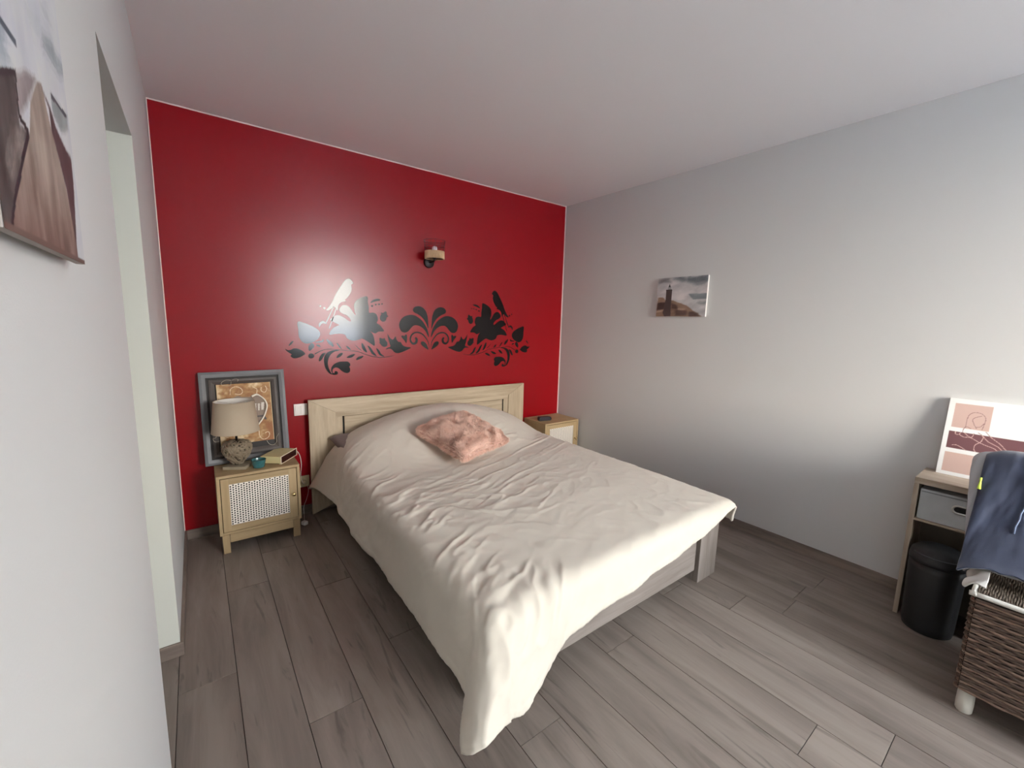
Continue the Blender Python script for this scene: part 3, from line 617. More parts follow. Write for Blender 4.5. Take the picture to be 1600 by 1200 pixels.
# strands of fur
rs = random.Random(5); fs = [f for f in bmc.faces]; fb = bmesh.new()
for f in fs:
    c0 = f.calc_center_median(); n0 = f.normal
    if c0.z < -0.03 : continue
    for _ in range(11):
        w = [rs.random() for _ in f.verts]; sW = sum(w); p = Vector((0, 0, 0))
        for q, v in zip(w, f.verts): p += v.co * (q / sW)
        cl = Vector((mnoise.noise(p * 14), mnoise.noise(p * 14 + Vector((9, 3, 1))), 0.25 * mnoise.noise(p * 9)))
        d = (n0 * 0.50 + cl * 1.9 + Vector((rs.uniform(-.35, .35), rs.uniform(-.35, .35), rs.uniform(-.2, .2)))).normalized()
        if d.dot(n0) < 0.1: d = (d + n0 * (0.2 - d.dot(n0))).normalized()
        ln = rs.uniform(0.014, 0.027); sd = d.orthogonal().normalized(); sd.rotate(Matrix.Rotation(rs.uniform(0, 6.28), 3, d)); sd *= 0.0011
        tip = p + d * ln + Vector((0, 0, -0.002))
        m1 = p + d * ln * 0.55
        a = fb.verts.new(p - sd); b = fb.verts.new(p + sd); c = fb.verts.new(m1 + sd * 0.8); e_ = fb.verts.new(m1 - sd * 0.8); g = fb.verts.new(tip)
        fb.faces.new((a, b, c, e_)); fb.faces.new((e_, c, g))
new_obj('cover', bmc, M_fur, cush, smooth=True)
tag(new_obj('fur', fb, M_fur2, cush), kind='stuff')

# ------------------------------------------------------------------ nightstands
M_ns = wood('nightstand_oak', (178, 154, 116), (156, 132, 96), stretch=(1.0, 6, 12), scale=3.0, rough=0.5, vary=0.03)
M_nsv = wood('nightstand_oak_upright', (178, 154, 116), (156, 132, 96), stretch=(12, 6, 1.0), scale=3.0, rough=0.5, vary=0.03)
M_cane = mat('white_cane', (236, 228, 216), 0.6)
M_back = mat('dark_backing', (30, 22, 17), 0.9)
M_brass = mat('brass', (214, 190, 140), 0.25, metal=1.0)
def cane_panel(x0, x1, z0, z1, y, nc=23, nr=17):
    bm = bmesh.new(); cw = (x1 - x0) / nc; chh = (z1 - z0) / (nr + 0.5)
    hw, hh = cw * 0.27, chh * 0.32
    for c in range(nc):
        off = chh * 0.5 if c % 2 else 0
        if c % 2: box_face(bm, x0 + c * cw, x0 + (c + 1) * cw, z0, z0 + off, y)
        else: box_face(bm, x0 + c * cw, x0 + (c + 1) * cw, z1 - chh * 0.5, z1, y)
        for r in range(nr):
            a, b = x0 + c * cw, x0 + (c + 1) * cw; d, e_ = z0 + off + r * chh, z0 + off + (r + 1) * chh
            mx, mz = (a + b) / 2, (d + e_) / 2
            O = [bm.verts.new(p) for p in ((a, y, d), (b, y, d), (b, y, e_), (a, y, e_))]
            I = [bm.verts.new(p) for p in ((mx - hw, y, mz - hh), (mx + hw, y, mz - hh), (mx + hw, y, mz + hh), (mx - hw, y, mz + hh))]
            J = [bm.verts.new(v.co + Vector((0, 0.0025, 0))) for v in I]
            for k in range(4):
                bm.faces.new((O[k], O[(k + 1) % 4], I[(k + 1) % 4], I[k])); bm.faces.new((I[k], I[(k + 1) % 4], J[(k + 1) % 4], J[k]))
    return bm
def box_face(bm, a, b, d, e_, y):
    bm.faces.new([bm.verts.new(p) for p in ((a, y, d), (b, y, d), (b, y, e_), (a, y, e_))])
def nightstand(loc, label):
    t = empty('nightstand', loc, label, 'nightstand', 'oak nightstands with cane doors')
    w, d, h = 0.4265, 0.312, 0.468; zb = 0.112
    boxo('side_panel', (0, 0.016, -d, 0, zb, h - 0.0165), M_nsv, t, 0.001)
    boxo('side_panel', (w - 0.016, w, -d, 0, zb, h - 0.0165), M_nsv, t, 0.001)
    boxo('top', (0, w, -d, 0, h - 0.016, h), M_ns, t, 0.001)
    boxo('bottom_panel', (0.0165, w - 0.0165, -d + 0.006, 0, zb, zb + 0.014), M_ns, t, 0.001)
    boxo('back_panel', (0.0165, w - 0.0165, -0.006, -0.0005, zb + 0.0145, h - 0.0165), M_back, t)
    bmr = bmesh.new(); box(bmr, 0.048, w - 0.048, -d + 0.004, -d + 0.02, 0.062, zb - 0.0005); new_obj('apron', bmr, M_ns, t, bevel=0.001)
    for x0, x1 in ((0.010, 0.046), (w - 0.046, w - 0.010)):
        for y0, y1 in ((-d + 0.002, -d + 0.036), (-0.04, -0.006)):
            bml = bmesh.new(); vs = box(bml, x0, x1, y0, y1, 0, zb - 0.0005)
            for v in vs[:4]: v.co.x += (0.003 if v.co.x < w / 2 else -0.003) * (1 if v in (vs[0], vs[3]) else 0.3)
            new_obj('leg', bml, M_nsv, t, bevel=0.001)
    x0, x1, z0, z1 = 0.0195, w - 0.0195, zb + 0.018, h - 0.0200
    ix0, ix1, iz0, iz1 = 0.058, w - 0.063, 0.165, 0.412
    door = boxo('door', (x0, x1, -d + 0.010, -d + 0.014, z0, z1), M_back, t)
    for nm, ext, m in (('door_stile', (x0, ix0, -d + 0.001, -d + 0.0098, z0, z1), M_nsv), ('door_stile', (ix1, x1, -d + 0.001, -d + 0.0098, z0, z1), M_nsv),
                       ('door_rail', (ix0 + 0.0003, ix1 - 0.0003, -d + 0.001, -d + 0.0098, z0, iz0), M_ns), ('door_rail', (ix0 + 0.0003, ix1 - 0.0003, -d + 0.001, -d + 0.0098, iz1, z1), M_ns)):
        boxo(nm, ext, m, door, 0.0008)
    new_obj('cane_panel', cane_panel(ix0 + 0.0005, ix1 - 0.0005, iz0 + 0.0005, iz1 - 0.0005, -d + 0.004), M_cane, door)
    bmk = bmesh.new(); lathe(bmk, [(0.005, 0), (0.005, -0.010), (0.009, -0.013), (0.0115, -0.018), (0.010, -0.023), (0.004, -0.025)], (w - 0.040, -d + 0.001, 0.285), 16, axis='y')
    new_obj('knob', bmk, M_brass, door, smooth=True)
    return t
ns1 = nightstand((0.169, -0.014, 0), 'oak nightstand with cane door left of the bed under the table lamp')
ns2 = nightstand((2.628, -0.014, 0), 'oak nightstand with cane door in the corner right of the bed')
NSZ = 0.468

# ------------------------------------------------------------------ framed picture leaning on the red wall
M_frame = mat('weathered_grey_frame', (104, 105, 107), 0.45, mottle=(9, 0.35), bump=(60, 0.2))
M_frame2 = mat('grey_brown_frame_inner', (84, 77, 73), 0.5, mottle=(9, 0.25), bump=(60, 0.2))
M_groove = mat('dark_groove', (34, 28, 26), 0.6)
fw, fh = 0.452, 0.562
fr_ = empty('framed_picture', (0.128, -0.080, NSZ + 0.001), 'grey wooden framed heart picture leaning on the wall behind the lamp', 'picture')
fr_.rotation_euler = (math.radians(-7.2), math.radians(-0.3), 0)
def frame_ring(x0, x1, z0, z1, w, y0, y1, slope, m, name):
    """mitred moulding: four pieces in one ring, front face slopes by 'slope' inwards"""
    bm = bmesh.new()
    o_ = [(x0, z0), (x1, z0), (x1, z1), (x0, z1)]; mid = [(x0 + w * .45, z0 + w * .45), (x1 - w * .45, z0 + w * .45), (x1 - w * .45, z1 - w * .45), (x0 + w * .45, z1 - w * .45)]
    i_ = [(x0 + w, z0 + w), (x1 - w, z0 + w), (x1 - w, z1 - w), (x0 + w, z1 - w)]
    R0 = [bm.verts.new((p[0], y1, p[1])) for p in o_]; R1 = [bm.verts.new((p[0], y0 + slope * .6, p[1])) for p in o_]
    R2 = [bm.verts.new((p[0], y0, p[1])) for p in mid]; R3 = [bm.verts.new((p[0], y0 + slope, p[1])) for p in i_]; R4 = [bm.verts.new((p[0], y1, p[1])) for p in i_]
    for A_, B_ in ((R0, R1), (R1, R2), (R2, R3), (R3, R4), (R4, R0)):
        for k in range(4): bm.faces.new((A_[k], A_[(k + 1) % 4], B_[(k + 1) % 4], B_[k]))
    bmesh.ops.recalc_face_normals(bm, faces=bm.faces)
    return new_obj(name, bm, m, fr_, bevel=0.0012)
frame_ring(0, fw, 0, fh, 0.034, -0.030, -0.004, 0.008, M_frame, 'outer_frame')
frame_ring(0.034, fw - 0.034, 0.034, fh - 0.034, 0.012, -0.010, -0.004, 0.0, M_groove, 'groove')
frame_ring(0.046, fw - 0.046, 0.046, fh - 0.046, 0.030, -0.022, -0.004, 0.010, M_frame2, 'inner_frame')
boxo('backing', (0.035, fw - 0.035, -0.006, -0.002, 0.035, fh - 0.035), M_groove, fr_)
def fpt(p): return (p[0] - 0.128, (p[1] - NSZ) * 1.0)
HP = {k: [fpt(q) for q in v] for k, v in HEARTPIC.items()}
pw, ph, px0, pz0 = 0.286, 0.372, 0.084, 0.112
def paint_heart(U, V):
    u, v = U + px0, V + pz0
    n = fbm(U, V, 22, 5); n2 = fbm(U, V, 60, 9)
    base = np.stack([190 - 70 * n2, 150 - 80 * n2, 95 - 70 * n2], -1)
    cream = np.array([214, 190, 150]); k = np.clip((n - 0.42) * 4 + (0.10 - U) * 5, 0, 1)[..., None]
    C = base * (1 - k) + cream * k
    brown = np.array([140, 84, 32]); k = (np.clip((fbm(U, V, 15, 33) - 0.55) * 5, 0, 1))[..., None]; C = C * (1 - k) + brown * k
    ht = catmull(HP['heart'], 4, False)
    tipx = 0.372 - 0.128
    left = [(2 * tipx - q[0] - 0.012, q[1]) for q in ht[::-1]]
    full = [tuple(q) for q in ht] + [tuple(q) for q in left]
    C[inside(full, u, v)] = (128, 108, 92)
    for f in ('forks', 'forks2', 'forks3'): C[inside(HP[f], u, v)] = (206, 198, 186)
    C[near([(0.28, 0.27), (0.32, 0.27), (0.33, 0.25)], u, v, 0.006)] = (60, 54, 52)
    for s in ('s3', 's4', 's5', 's6', 's9'): C[near([tuple(q) for q in catmull(HP[s], 4, False)], u, v, 0.0016)] = (226, 206, 170)
    C[(U < 0.004) | (U > pw - 0.004)] = (206, 184, 140)
    return C
boxo('canvas', (px0, px0 + pw, -0.0165, -0.0065, pz0, pz0 + ph), mat('canvas_edge', (196, 170, 124), 0.7), fr_)
print_plate('picture_print', pw, ph, 0.002, paint_heart, print_mat(), fr_, (px0, -0.0170, pz0), (1, 0, 0), (0, 0, 1))
bmh = bmesh.new(); tube(bmh, [(q[0], -0.0245, q[1]) for q in HP['heart']], [0.0065, 0.006, 0.004, 0.0045, 0.005, 0.005, 0.005, 0.004, 0.003], 8, 5)
new_obj('heart_outline', bmh, mat('white_enamel', (236, 228, 212), 0.4), fr_, smooth=True)
M_wire = mat('pale_wire', (186, 178, 160), 0.4, metal=0.5)
for s in ('s1', 's2', 's7', 's8'):
    bmh = bmesh.new(); tube(bmh, [(q[0], -0.0255, q[1]) for q in HP[s]], 0.0012, 6, 5); new_obj('scroll', bmh, M_wire, fr_, smooth=True)

# ------------------------------------------------------------------ table lamp
lamp = empty('table_lamp', (0.286, -0.192, NSZ), 'table lamp with beige drum shade and woven rattan foot', 'lamp')
M_linen = mat('beige_linen', (176, 160, 138), 0.85, bump=(900, 0.3)); M_lining = mat('white_lining', (232, 228, 220), 0.7)
def shade(name, r0, r1, z0, z1, th, m):
    bm = bmesh.new(); lathe(bm, [(r0, z0), (r1, z1), (r1 - th, z1), (r0 - th, z0), (r0, z0)], seg=48, close=False); return new_obj(name, bm, m, lamp, smooth=False)
sh = shade('lamp_shade', 0.122, 0.103, 0.222, 0.405, 0.0012, M_linen)
for p in sh.data.polygons: p.use_smooth = True
bmx = bmesh.new(); lathe(bmx, [(0.1205, 0.2225), (0.1015, 0.4045)], seg=48, close=False); o = new_obj('shade_lining', bmx, M_lining, sh, smooth=True)
for z, r in ((0.4045, 0.1025), (0.2225, 0.1215)):
    bmx = bmesh.new(); tube(bmx, [(r * math.cos(a), r * math.sin(a), z) for a in np.linspace(0, 2 * math.pi, 49)], 0.0016, 6); new_obj('shade_rim', bmx, M_linen, sh, smooth=True)
bmx = bmesh.new()
for a in (0.4, 2.5, 4.6): tube(bmx, [(0, 0, 0.385), (0.1 * math.cos(a), 0.1 * math.sin(a), 0.398)], 0.0012, 6)
new_obj('shade_spider', bmx, M_wire, lamp)
bmx = bmesh.new(); lathe(bmx, [(0.0065, 0.10), (0.0065, 0.27), (0.014, 0.275), (0.014, 0.32), (0.008, 0.325), (0.008, 0.385)], seg=16); new_obj('stem', bmx, mat('black_metal', (20, 18, 17), 0.4), lamp, smooth=True)
bmx = bmesh.new(); lathe(bmx, [(0.012, 0.326), (0.022, 0.340), (0.028, 0.358), (0.022, 0.376), (0.006, 0.384)], seg=20); new_obj('bulb', bmx, mat('opal_glass', (236, 234, 228), 0.3), lamp, smooth=True)
# woven foot: bowl of crossing rattan strands
M_rattan = mat('grey_brown_rattan', (134, 120, 100), 0.7, mottle=(30, 0.25))
prof = [(0.0, 0.165), (0.030, 0.163), (0.060, 0.155), (0.072, 0.135), (0.072, 0.110), (0.062, 0.080), (0.045, 0.053), (0.028, 0.034), (0.024, 0.022)]
def pr(t):
    t = max(0, min(1, t)) * (len(prof) - 1); i = min(int(t), len(prof) - 2); f = t - i
    return prof[i][0] * (1 - f) + prof[i + 1][0] * f, prof[i][1] * (1 - f) + prof[i + 1][1] * f
bmx = bmesh.new(); lathe(bmx, [(max(0.001, r - 0.006), z - 0.003) for r, z in prof], seg=24); core = new_obj('foot_core', bmx, mat('dark_rattan_core', (84, 74, 60), 0.9), lamp, smooth=True)
bmx = bmesh.new(); rr_ = random.Random(3)
for s in range(95):
    a0 = rr_.uniform(0, 6.28); tw = rr_.choice((-1, 1)) * rr_.uniform(0.9, 3.2); t0 = rr_.uniform(0, 0.35); t1 = rr_.uniform(0.6, 1.0); ph0 = rr_.uniform(0, 6.28)
    pts = []
    for q in np.linspace(0, 1, 12):
        t = t0 + (t1 - t0) * q + 0.05 * math.sin(q * 9 + ph0); r, z = pr(t); a = a0 + tw * q + 0.12 * math.sin(q * 7 + ph0); r += 0.0015 + 0.003 * math.sin(q * 14 + ph0)
        pts.append((r * math.cos(a), r * math.sin(a), z))
    tube(bmx, pts, 0.0040, 5)
new_obj('woven_foot', bmx, M_rattan, lamp, smooth=True)
o = boxo('base_plate', (-0.062, 0.062, -0.052, 0.052, 0, 0.018), mat('grey_wood_base', (150, 138, 116), 0.6, mottle=(20, 0.2)), lamp, 0.002); o.rotation_euler = (0, 0, math.radians(-28))

# ------------------------------------------------------------------ turquoise pot, alarm clock, small clock
pot = empty('candle_pot', (0.386, -0.262, NSZ), 'turquoise glass candle pot on the left nightstand', 'candle pot')
M_tq = mat('turquoise_glass', (54, 104, 106), 0.22, mottle=(60, 0.35), coat=0.5)
bmx = bmesh.new(); lathe(bmx, [(0.024, 0), (0.031, 0.004), (0.037, 0.030), (0.041, 0.050), (0.0385, 0.050), (0.034, 0.028), (0.030, 0.012), (0.001, 0.012)], seg=10); new_obj('cup', bmx, M_tq, pot, bevel=0.001)
bmx = bmesh.new(); lathe(bmx, [(0.001, 0.0125), (0.0295, 0.0125), (0.033, 0.034), (0.001, 0.036)], seg=20); new_obj('wax', bmx, mat('pale_teal_wax', (96, 150, 152), 0.4), pot, smooth=True)
bmx = bmesh.new(); tube(bmx, [(0, 0, 0.036), (0.001, 0, 0.041), (0.003, 0, 0.045)], 0.001, 6); new_obj('wick', bmx, mat('wick', (230, 226, 214), 0.6), pot)

M_cream = mat('cream_plastic', (206, 192, 142), 0.4); M_rim = mat('ivory_plastic', (234, 222, 196), 0.35)
ck = empty('alarm_clock', (0.515, -0.178, NSZ), 'cream alarm clock radio with dark red display beside the turquoise pot', 'clock', rotz=math.radians(53))
# local: front face looks to -y, width along x
boxo('housing', (-0.092, 0.092, -0.050, 0.075, 0.006, 0.050), M_cream, ck, 0.003)
bmx = bmesh.new(); W2, z0, z1, bw = 0.094, 0.004, 0.052, 0.0035
for ext in ((-W2, W2, -0.056, -0.0505, z0, z0 + bw), (-W2, W2, -0.056, -0.0505, z1 - bw, z1), (-W2, -W2 + bw, -0.056, -0.0505, z0 + bw, z1 - bw), (W2 - bw, W2, -0.056, -0.0505, z0 + bw, z1 - bw)): box(bmx, *ext)
new_obj('front_rim', bmx, M_rim, ck)
boxo('display', (-W2 + bw + 0.0003, W2 - bw - 0.0003, -0.0535, -0.0506, z0 + bw + 0.0003, z1 - bw - 0.0003), mat('dark_red_display', (50, 6, 10), 0.2), ck)
boxo('button_strip', (0.030, 0.080, -0.0545, -0.0537, 0.024, 0.030), mat('dull_black', (18, 16, 16), 0.5), ck)
for q in ((-0.08, -0.04), (0.08, -0.04), (-0.08, 0.06), (0.08, 0.06)):
    bmx = bmesh.new(); lathe(bmx, [(0.006, 0.0), (0.006, 0.0058)], (q[0], q[1], 0), 12); new_obj('rubber_foot', bmx, M_rim, ck)
sc = empty('travel_clock', (2.720, -0.205, NSZ), 'small rounded black clock on the right nightstand', 'clock', rotz=math.radians(-14))
M_blk = mat('black_gloss_plastic', (24, 22, 26), 0.35)
bmx = bmesh.new()
pts = [(-0.062, 0.002), (-0.066, 0.012), (-0.064, 0.034), (-0.055, 0.040), (0.045, 0.040), (0.060, 0.034), (0.068, 0.020), (0.062, 0.004), (0.05, 0.0), (-0.055, 0.0)]
poly_prism(bmx, pts, 'y', -0.022, 0.022); new_obj('case', bmx, M_blk, sc, bevel=0.005, seg=3)
boxo('display', (-0.045, 0.035, -0.0235, -0.0222, 0.011, 0.030), mat('display_grey', (58, 50, 58), 0.2), sc)

# ------------------------------------------------------------------ switch, socket, cables
M_plate = mat('white_switch_plastic', (232, 226, 220), 0.35)
sw = empty('light_switch', (0.672, -0.0005, 0.747), 'white double wall switch plate tucked beside the headboard', 'switch')
boxo('plate', (-0.041, 0.041, -0.009, 0, -0.040, 0.040), M_plate, sw, 0.002)
boxo('rocker', (-0.033, -0.001, -0.013, -0.0092, -0.030, 0.030), M_plate, sw, 0.0015)
boxo('rocker', (0.001, 0.033, -0.013, -0.0092, -0.030, 0.030), M_plate, sw, 0.0015)
so = empty('wall_socket', (0.668, -0.0005, 0.235), 'cream double wall socket between nightstand and headboard', 'socket')
M_sock = mat('aged_cream_plastic', (190, 176, 140), 0.4)
boxo('plate', (-0.040, 0.040, -0.010, 0, -0.040, 0.040), M_sock, so, 0.002)
bmx = bmesh.new(); lathe(bmx, [(0.020, -0.0102), (0.020, -0.0125), (0.016, -0.0125), (0.015, -0.0108)], (0.0, 0, 0.0), 20, axis='y'); new_obj('socket_ring', bmx, M_sock, so, smooth=True)
bmx = bmesh.new(); lathe(bmx, [(0.014, -0.0128), (0.014, -0.030), (0.009, -0.040), (0.004, -0.046)], (0.0, 0, 0.0), 16, axis='y'); new_obj('plug', bmx, M_sock, so, smooth=True)
M_cab = mat('white_cable', (224, 214, 204), 0.45)
bmx = bmesh.new(); tube(bmx, [(0.592, -0.125, 0.500), (0.618, -0.115, 0.492), (0.640, -0.09, 0.45), (0.650, -0.07, 0.38), (0.645, -0.06, 0.30), (0.655, -0.06, 0.25), (0.664, -0.052, 0.236)], 0.0021, 8, 5)
tag(new_obj('power_cable', bmx, M_cab, smooth=True), 'white cable curving from the alarm clock down to the socket', 'cable')
bmx = bmesh.new(); tube(bmx, [(0.690, -0.020, 0.215), (0.694, -0.030, 0.17), (0.680, -0.040, 0.12), (0.655, -0.06, 0.07), (0.645, -0.12, 0.035), (0.638, -0.165, 0.024)], 0.0014, 8, 5)
c2 = tag(new_obj('charger', bmx, M_cab, smooth=True), 'white phone charger plug lying on the floor behind the nightstand', 'charger')
o = boxo('plug_body', (-0.014, 0.014, -0.018, 0.018, 0.0, 0.024), M_plate, c2, 0.004); o.location = (0.634, -0.188, 0.0); o.rotation_euler = (0, 0, 0.5)

# ------------------------------------------------------------------ wall sconce
sn = empty('wall_sconce', (1.628, -0.0005, 1.822), 'small wall lamp with rattan band and bare bulb on red wall', 'lamp')
M_dk = mat('dark_bronze', (34, 24, 24), 0.45, metal=0.3)
bmx = bmesh.new(); lathe(bmx, [(0.042, 0), (0.042, -0.014), (0.036, -0.020), (0.001, -0.020)], (0, 0, 0), 28, axis='y'); new_obj('wall_plate', bmx, M_dk, sn, smooth=True)
bmx = bmesh.new(); tube(bmx, [(0, -0.018, 0), (0, -0.06, 0), (0, -0.098, 0.004), (0, -0.105, 0.022)], 0.007, 10, 4); new_obj('arm', bmx, M_dk, sn, smooth=True)
bmx = bmesh.new(); lathe(bmx, [(0.014, 0.018), (0.017, 0.022), (0.017, 0.060), (0.013, 0.062)], (0, -0.105, 0), 16); new_obj('lamp_holder', bmx, M_dk, sn, smooth=True)
bmx = bmesh.new(); lathe(bmx, [(0.010, 0.062), (0.013, 0.070), (0.0195, 0.083), (0.0205, 0.094), (0.016, 0.107), (0.002, 0.112)], (0, -0.105, 0), 20); new_obj('bulb', bmx, mat('white_bulb', (226, 214, 222), 0.2), sn, smooth=True)
M_rat2 = mat('pale_rattan', (212, 178, 140), 0.65)
bmx = bmesh.new(); lathe(bmx, [(0.069, 0.020), (0.069, 0.070), (0.066, 0.070), (0.066, 0.020), (0.069, 0.020)], (0, -0.105, 0), 32, close=False); band = new_obj('rattan_band', bmx, mat('rattan_shadow', (120, 88, 62), 0.8), sn, smooth=True)
for k in range(44):
    a = 2 * math.pi * k / 44
    bmx = bmesh.new(); r = 0.071
    tube(bmx, [(r * math.cos(a), -0.105 + r * math.sin(a), z) for z in (0.017, 0.045, 0.073)], 0.0042, 6)
    new_obj('rattan_cane', bmx, M_rat2, band, smooth=True)
bmx = bmesh.new()
for k in range(16):
    a = 2 * math.pi * k / 16; tube(bmx, [(0.066 * math.cos(a), -0.105 + 0.066 * math.sin(a), 0.03), (0.080 * math.cos(a), -0.105 + 0.080 * math.sin(a), 0.150)], 0.0013, 5)
for z, r in ((0.150, 0.080), (0.110, 0.0755)): tube(bmx, [(r * math.cos(a), -0.105 + r * math.sin(a), z) for a in np.linspace(0, 2 * math.pi, 33)], 0.0016, 5)
new_obj('wire_cage', bmx, mat('dark_red_wire', (70, 22, 24), 0.5), sn)

# ------------------------------------------------------------------ black vinyl decal on the red wall
M_vinyl = mat('black_vinyl', (14, 8, 9), 0.13, spec=0.34)
dec = empty('wall_decal', (DECAL_X, -0.0006, 1.2), 'black vinyl birds and flowers decal on the red wall', 'decal')
def ribbon(pts, ws):
    P = catmull(pts, 4, False); n = len(P); wv = np.interp(np.linspace(0, 1, n), np.linspace(0, 1, len(ws)), ws)
    L_, R__ = [], []
    for i in range(n):
        t = P[min(i + 1, n - 1)] - P[max(i - 1, 0)]; t = t / (np.linalg.norm(t) + 1e-9); q = np.array([-t[1], t[0]]) * wv[i] / 2
        L_.append(P[i] + q); R__.append(P[i] - q)
    return L_, R__
for sgn in (1, -1):
    for nm, pts in DECAL_SHAPES:
        P = catmull(pts, 3)
        P = [(sgn * p[0], p[1] - 1.2) for p in P]
        bm = bmesh.new(); poly_prism(bm, P, 'y', -0.0006, 0.0004); bmesh.ops.triangulate(bm, faces=[f for f in bm.faces if len(f.verts) > 4], ngon_method='EAR_CLIP'); new_obj(nm, bm, M_vinyl, dec)
    for nm, pts, ws in DECAL_STROKES:
        L_, R__ = ribbon(pts, ws); bm = bmesh.new(); n = len(L_)
        a = [bm.verts.new((sgn * p[0], -0.0007, p[1] - 1.2)) for p in L_]; b = [bm.verts.new((sgn * p[0], -0.0007, p[1] - 1.2)) for p in R__]
        for i in range(n - 1): bm.faces.new((a[i], a[i + 1], b[i + 1], b[i]) if sgn < 0 else (a[i], b[i], b[i + 1], a[i + 1]))
        bmesh.ops.recalc_face_normals(bm, faces=bm.faces)
        for f in bm.faces:
            f.normal_update()
            if f.normal.y > 0: f.normal_flip()
        new_obj(nm, bm, M_vinyl, dec)

# ------------------------------------------------------------------ small lighthouse canvas on the right wall
lhc = empty('canvas_print', (W_, -1.300, 1.60), 'small canvas print of a lighthouse above a stormy shore', 'picture')
lw_, lh_ = 0.405, 0.293
boxo('canvas_body', (-0.015, -0.0005, -lw_ / 2, lw_ / 2, -lh_ / 2, lh_ / 2), mat('canvas_side', (206, 202, 196), 0.7), lhc, 0.001)
def paint_lh(U, V):
    u, v = U / lw_, V / lh_; n = fbm(u * 1.4 + 0.5 * v, v * 2.4 - 0.9 * u, 3.5, 3, 5); g = fbm(u, v, 9, 8, 4)
    C = np.stack([150 + 70 * n, 150 + 66 * n, 154 + 60 * n], -1)
    def put(key, col, k=1.0, w=0.06):
        m_ = np.mean([inside(LIGHTHOUSE[key], u + (g - .5) * w + q * w * 0.22, v + (n - .5) * w + r_ * w * 0.22) for q, r_ in ((0, 0), (1, 0), (-1, 0), (0, 1), (0, -1), (1.6, 1.2), (-1.6, -1.2))], axis=0)[..., None] * k
        C[:] = C * (1 - m_) + (np.array(col) + 50 * (n[..., None] - 0.5)) * m_
    glow = np.exp(-((u - 0.48) / 0.20) ** 2 - ((v - 0.50) / 0.16) ** 2)[..., None]; C = C * (1 - glow * .8) + np.array([226, 220, 218]) * glow * .8
    put('c1', (92, 100, 104), .8, .12); put('c2', (82, 92, 98), .8, .12); put('c3', (104, 108, 110), .7, .1); put('c4', (110, 116, 120), .7, .1)
    put('sea', (112, 122, 126), .85, .04); put('foam', (190, 190, 190), .8, .05); put('sea2', (122, 128, 130), .8, .08)
    put('land', (136, 112, 94), 1, .03); put('dark1', (72, 54, 50), .95, .04); put('dark2', (82, 62, 56), .9); put('dark3', (80, 60, 54), .9); put('dark4', (70, 54, 50), .9); put('lt1', (176, 150, 130), .8); put('lt2', (180, 158, 138), .8)
    for k_, c in (('lantern', (150, 150, 150)), ('cone', (50, 52, 54)), ('gallery', (54, 44, 44)), ('tower', (74, 60, 58))):
        C[inside(LIGHTHOUSE[k_], u, v)] = c
    return C
print_plate('canvas_face', lw_, lh_, 0.0025, paint_lh, print_mat(), lhc, (-0.0156, lw_ / 2, -lh_ / 2), (0, -1, 0), (0, 0, 1))

# ------------------------------------------------------------------ portrait canvas of a path on the near left wall
dn = empty('canvas_print', (0.0, -2.4725, 1.43), 'tall canvas print of a sandy path between walls under a cloudy sky', 'picture')
dw, dh = 0.295, 0.42
boxo('canvas_body', (0.0110, 0.0195, -dw / 2, dw / 2, 0, dh), mat('canvas_side_grey', (150, 142, 136), 0.7), dn, 0.001)
def paint_dune(U, V):
    u, v = U / dw, V / dh; g = fbm(u, v, 14, 8, 4); n = fbm(u, v * 0.5, 5, 2, 4); st = fbm(u * 3, v * 0.8, 7, 5, 4)
    C = np.stack([196 + 26 * (n - .5) + 16 * (g - .5), 198 + 26 * (n - .5) + 16 * (g - .5), 202 + 24 * (n - .5)], -1)
    def put(key, col, k=1.0, w=0.03, amp=30):
        m_ = np.mean([inside(DUNE[key], u + (g - .5) * w + q * w * 0.3, v + (n - .5) * w + r_ * w * 0.3) for q, r_ in ((0, 0), (1, 0), (-1, 0), (0, 1), (0, -1))], axis=0)[..., None] * k
        C[:] = C * (1 - m_) + (np.array(col) + amp * (st[..., None] - 0.5) + 30 * (g[..., None] - 0.5)) * m_
    put('cloudA', (128, 136, 142), .8, .06); put('cloudB', (132, 146, 156), .7, .12); put('cloudC', (170, 176, 180), .7, .1); put('cloudD', (164, 168, 172), .7, .1)
    low = (v < 0.26); 
    put('wall', (70, 65, 63), 1, .02, 60); put('wall2', (132, 122, 122), 1, .03, 50); put('stone', (142, 130, 124), .8, .08, 80); put('grn', (126, 132, 132), .9, .03)
    put('path', (146, 132, 122), 1, .01, 60); put('rdark', (78, 58, 60), 1, .02, 40)
    m_ = inside(DUNE['path'], u, v); C[m_] = C[m_] - np.array([40, 50, 48]) * np.clip((0.22 - v[m_]) * 4, 0, 1)[:, None]
    for k_, c, w in (('edge', (44, 36, 40), 0.007), ('line1', (70, 78, 90), 0.007), ('edge2', (70, 70, 78), 0.006), ('edge3', (44, 36, 44), 0.008)):
        C[near(DUNE[k_], u, v, w)] = c
    C[(v < 0.012)] = (96, 74, 66)
    return C
print_plate('canvas_face', dw, dh, 0.0022, paint_dune, print_mat(), dn, (0.0201, -dw / 2, 0), (0, 1, 0), (0, 0, 1))

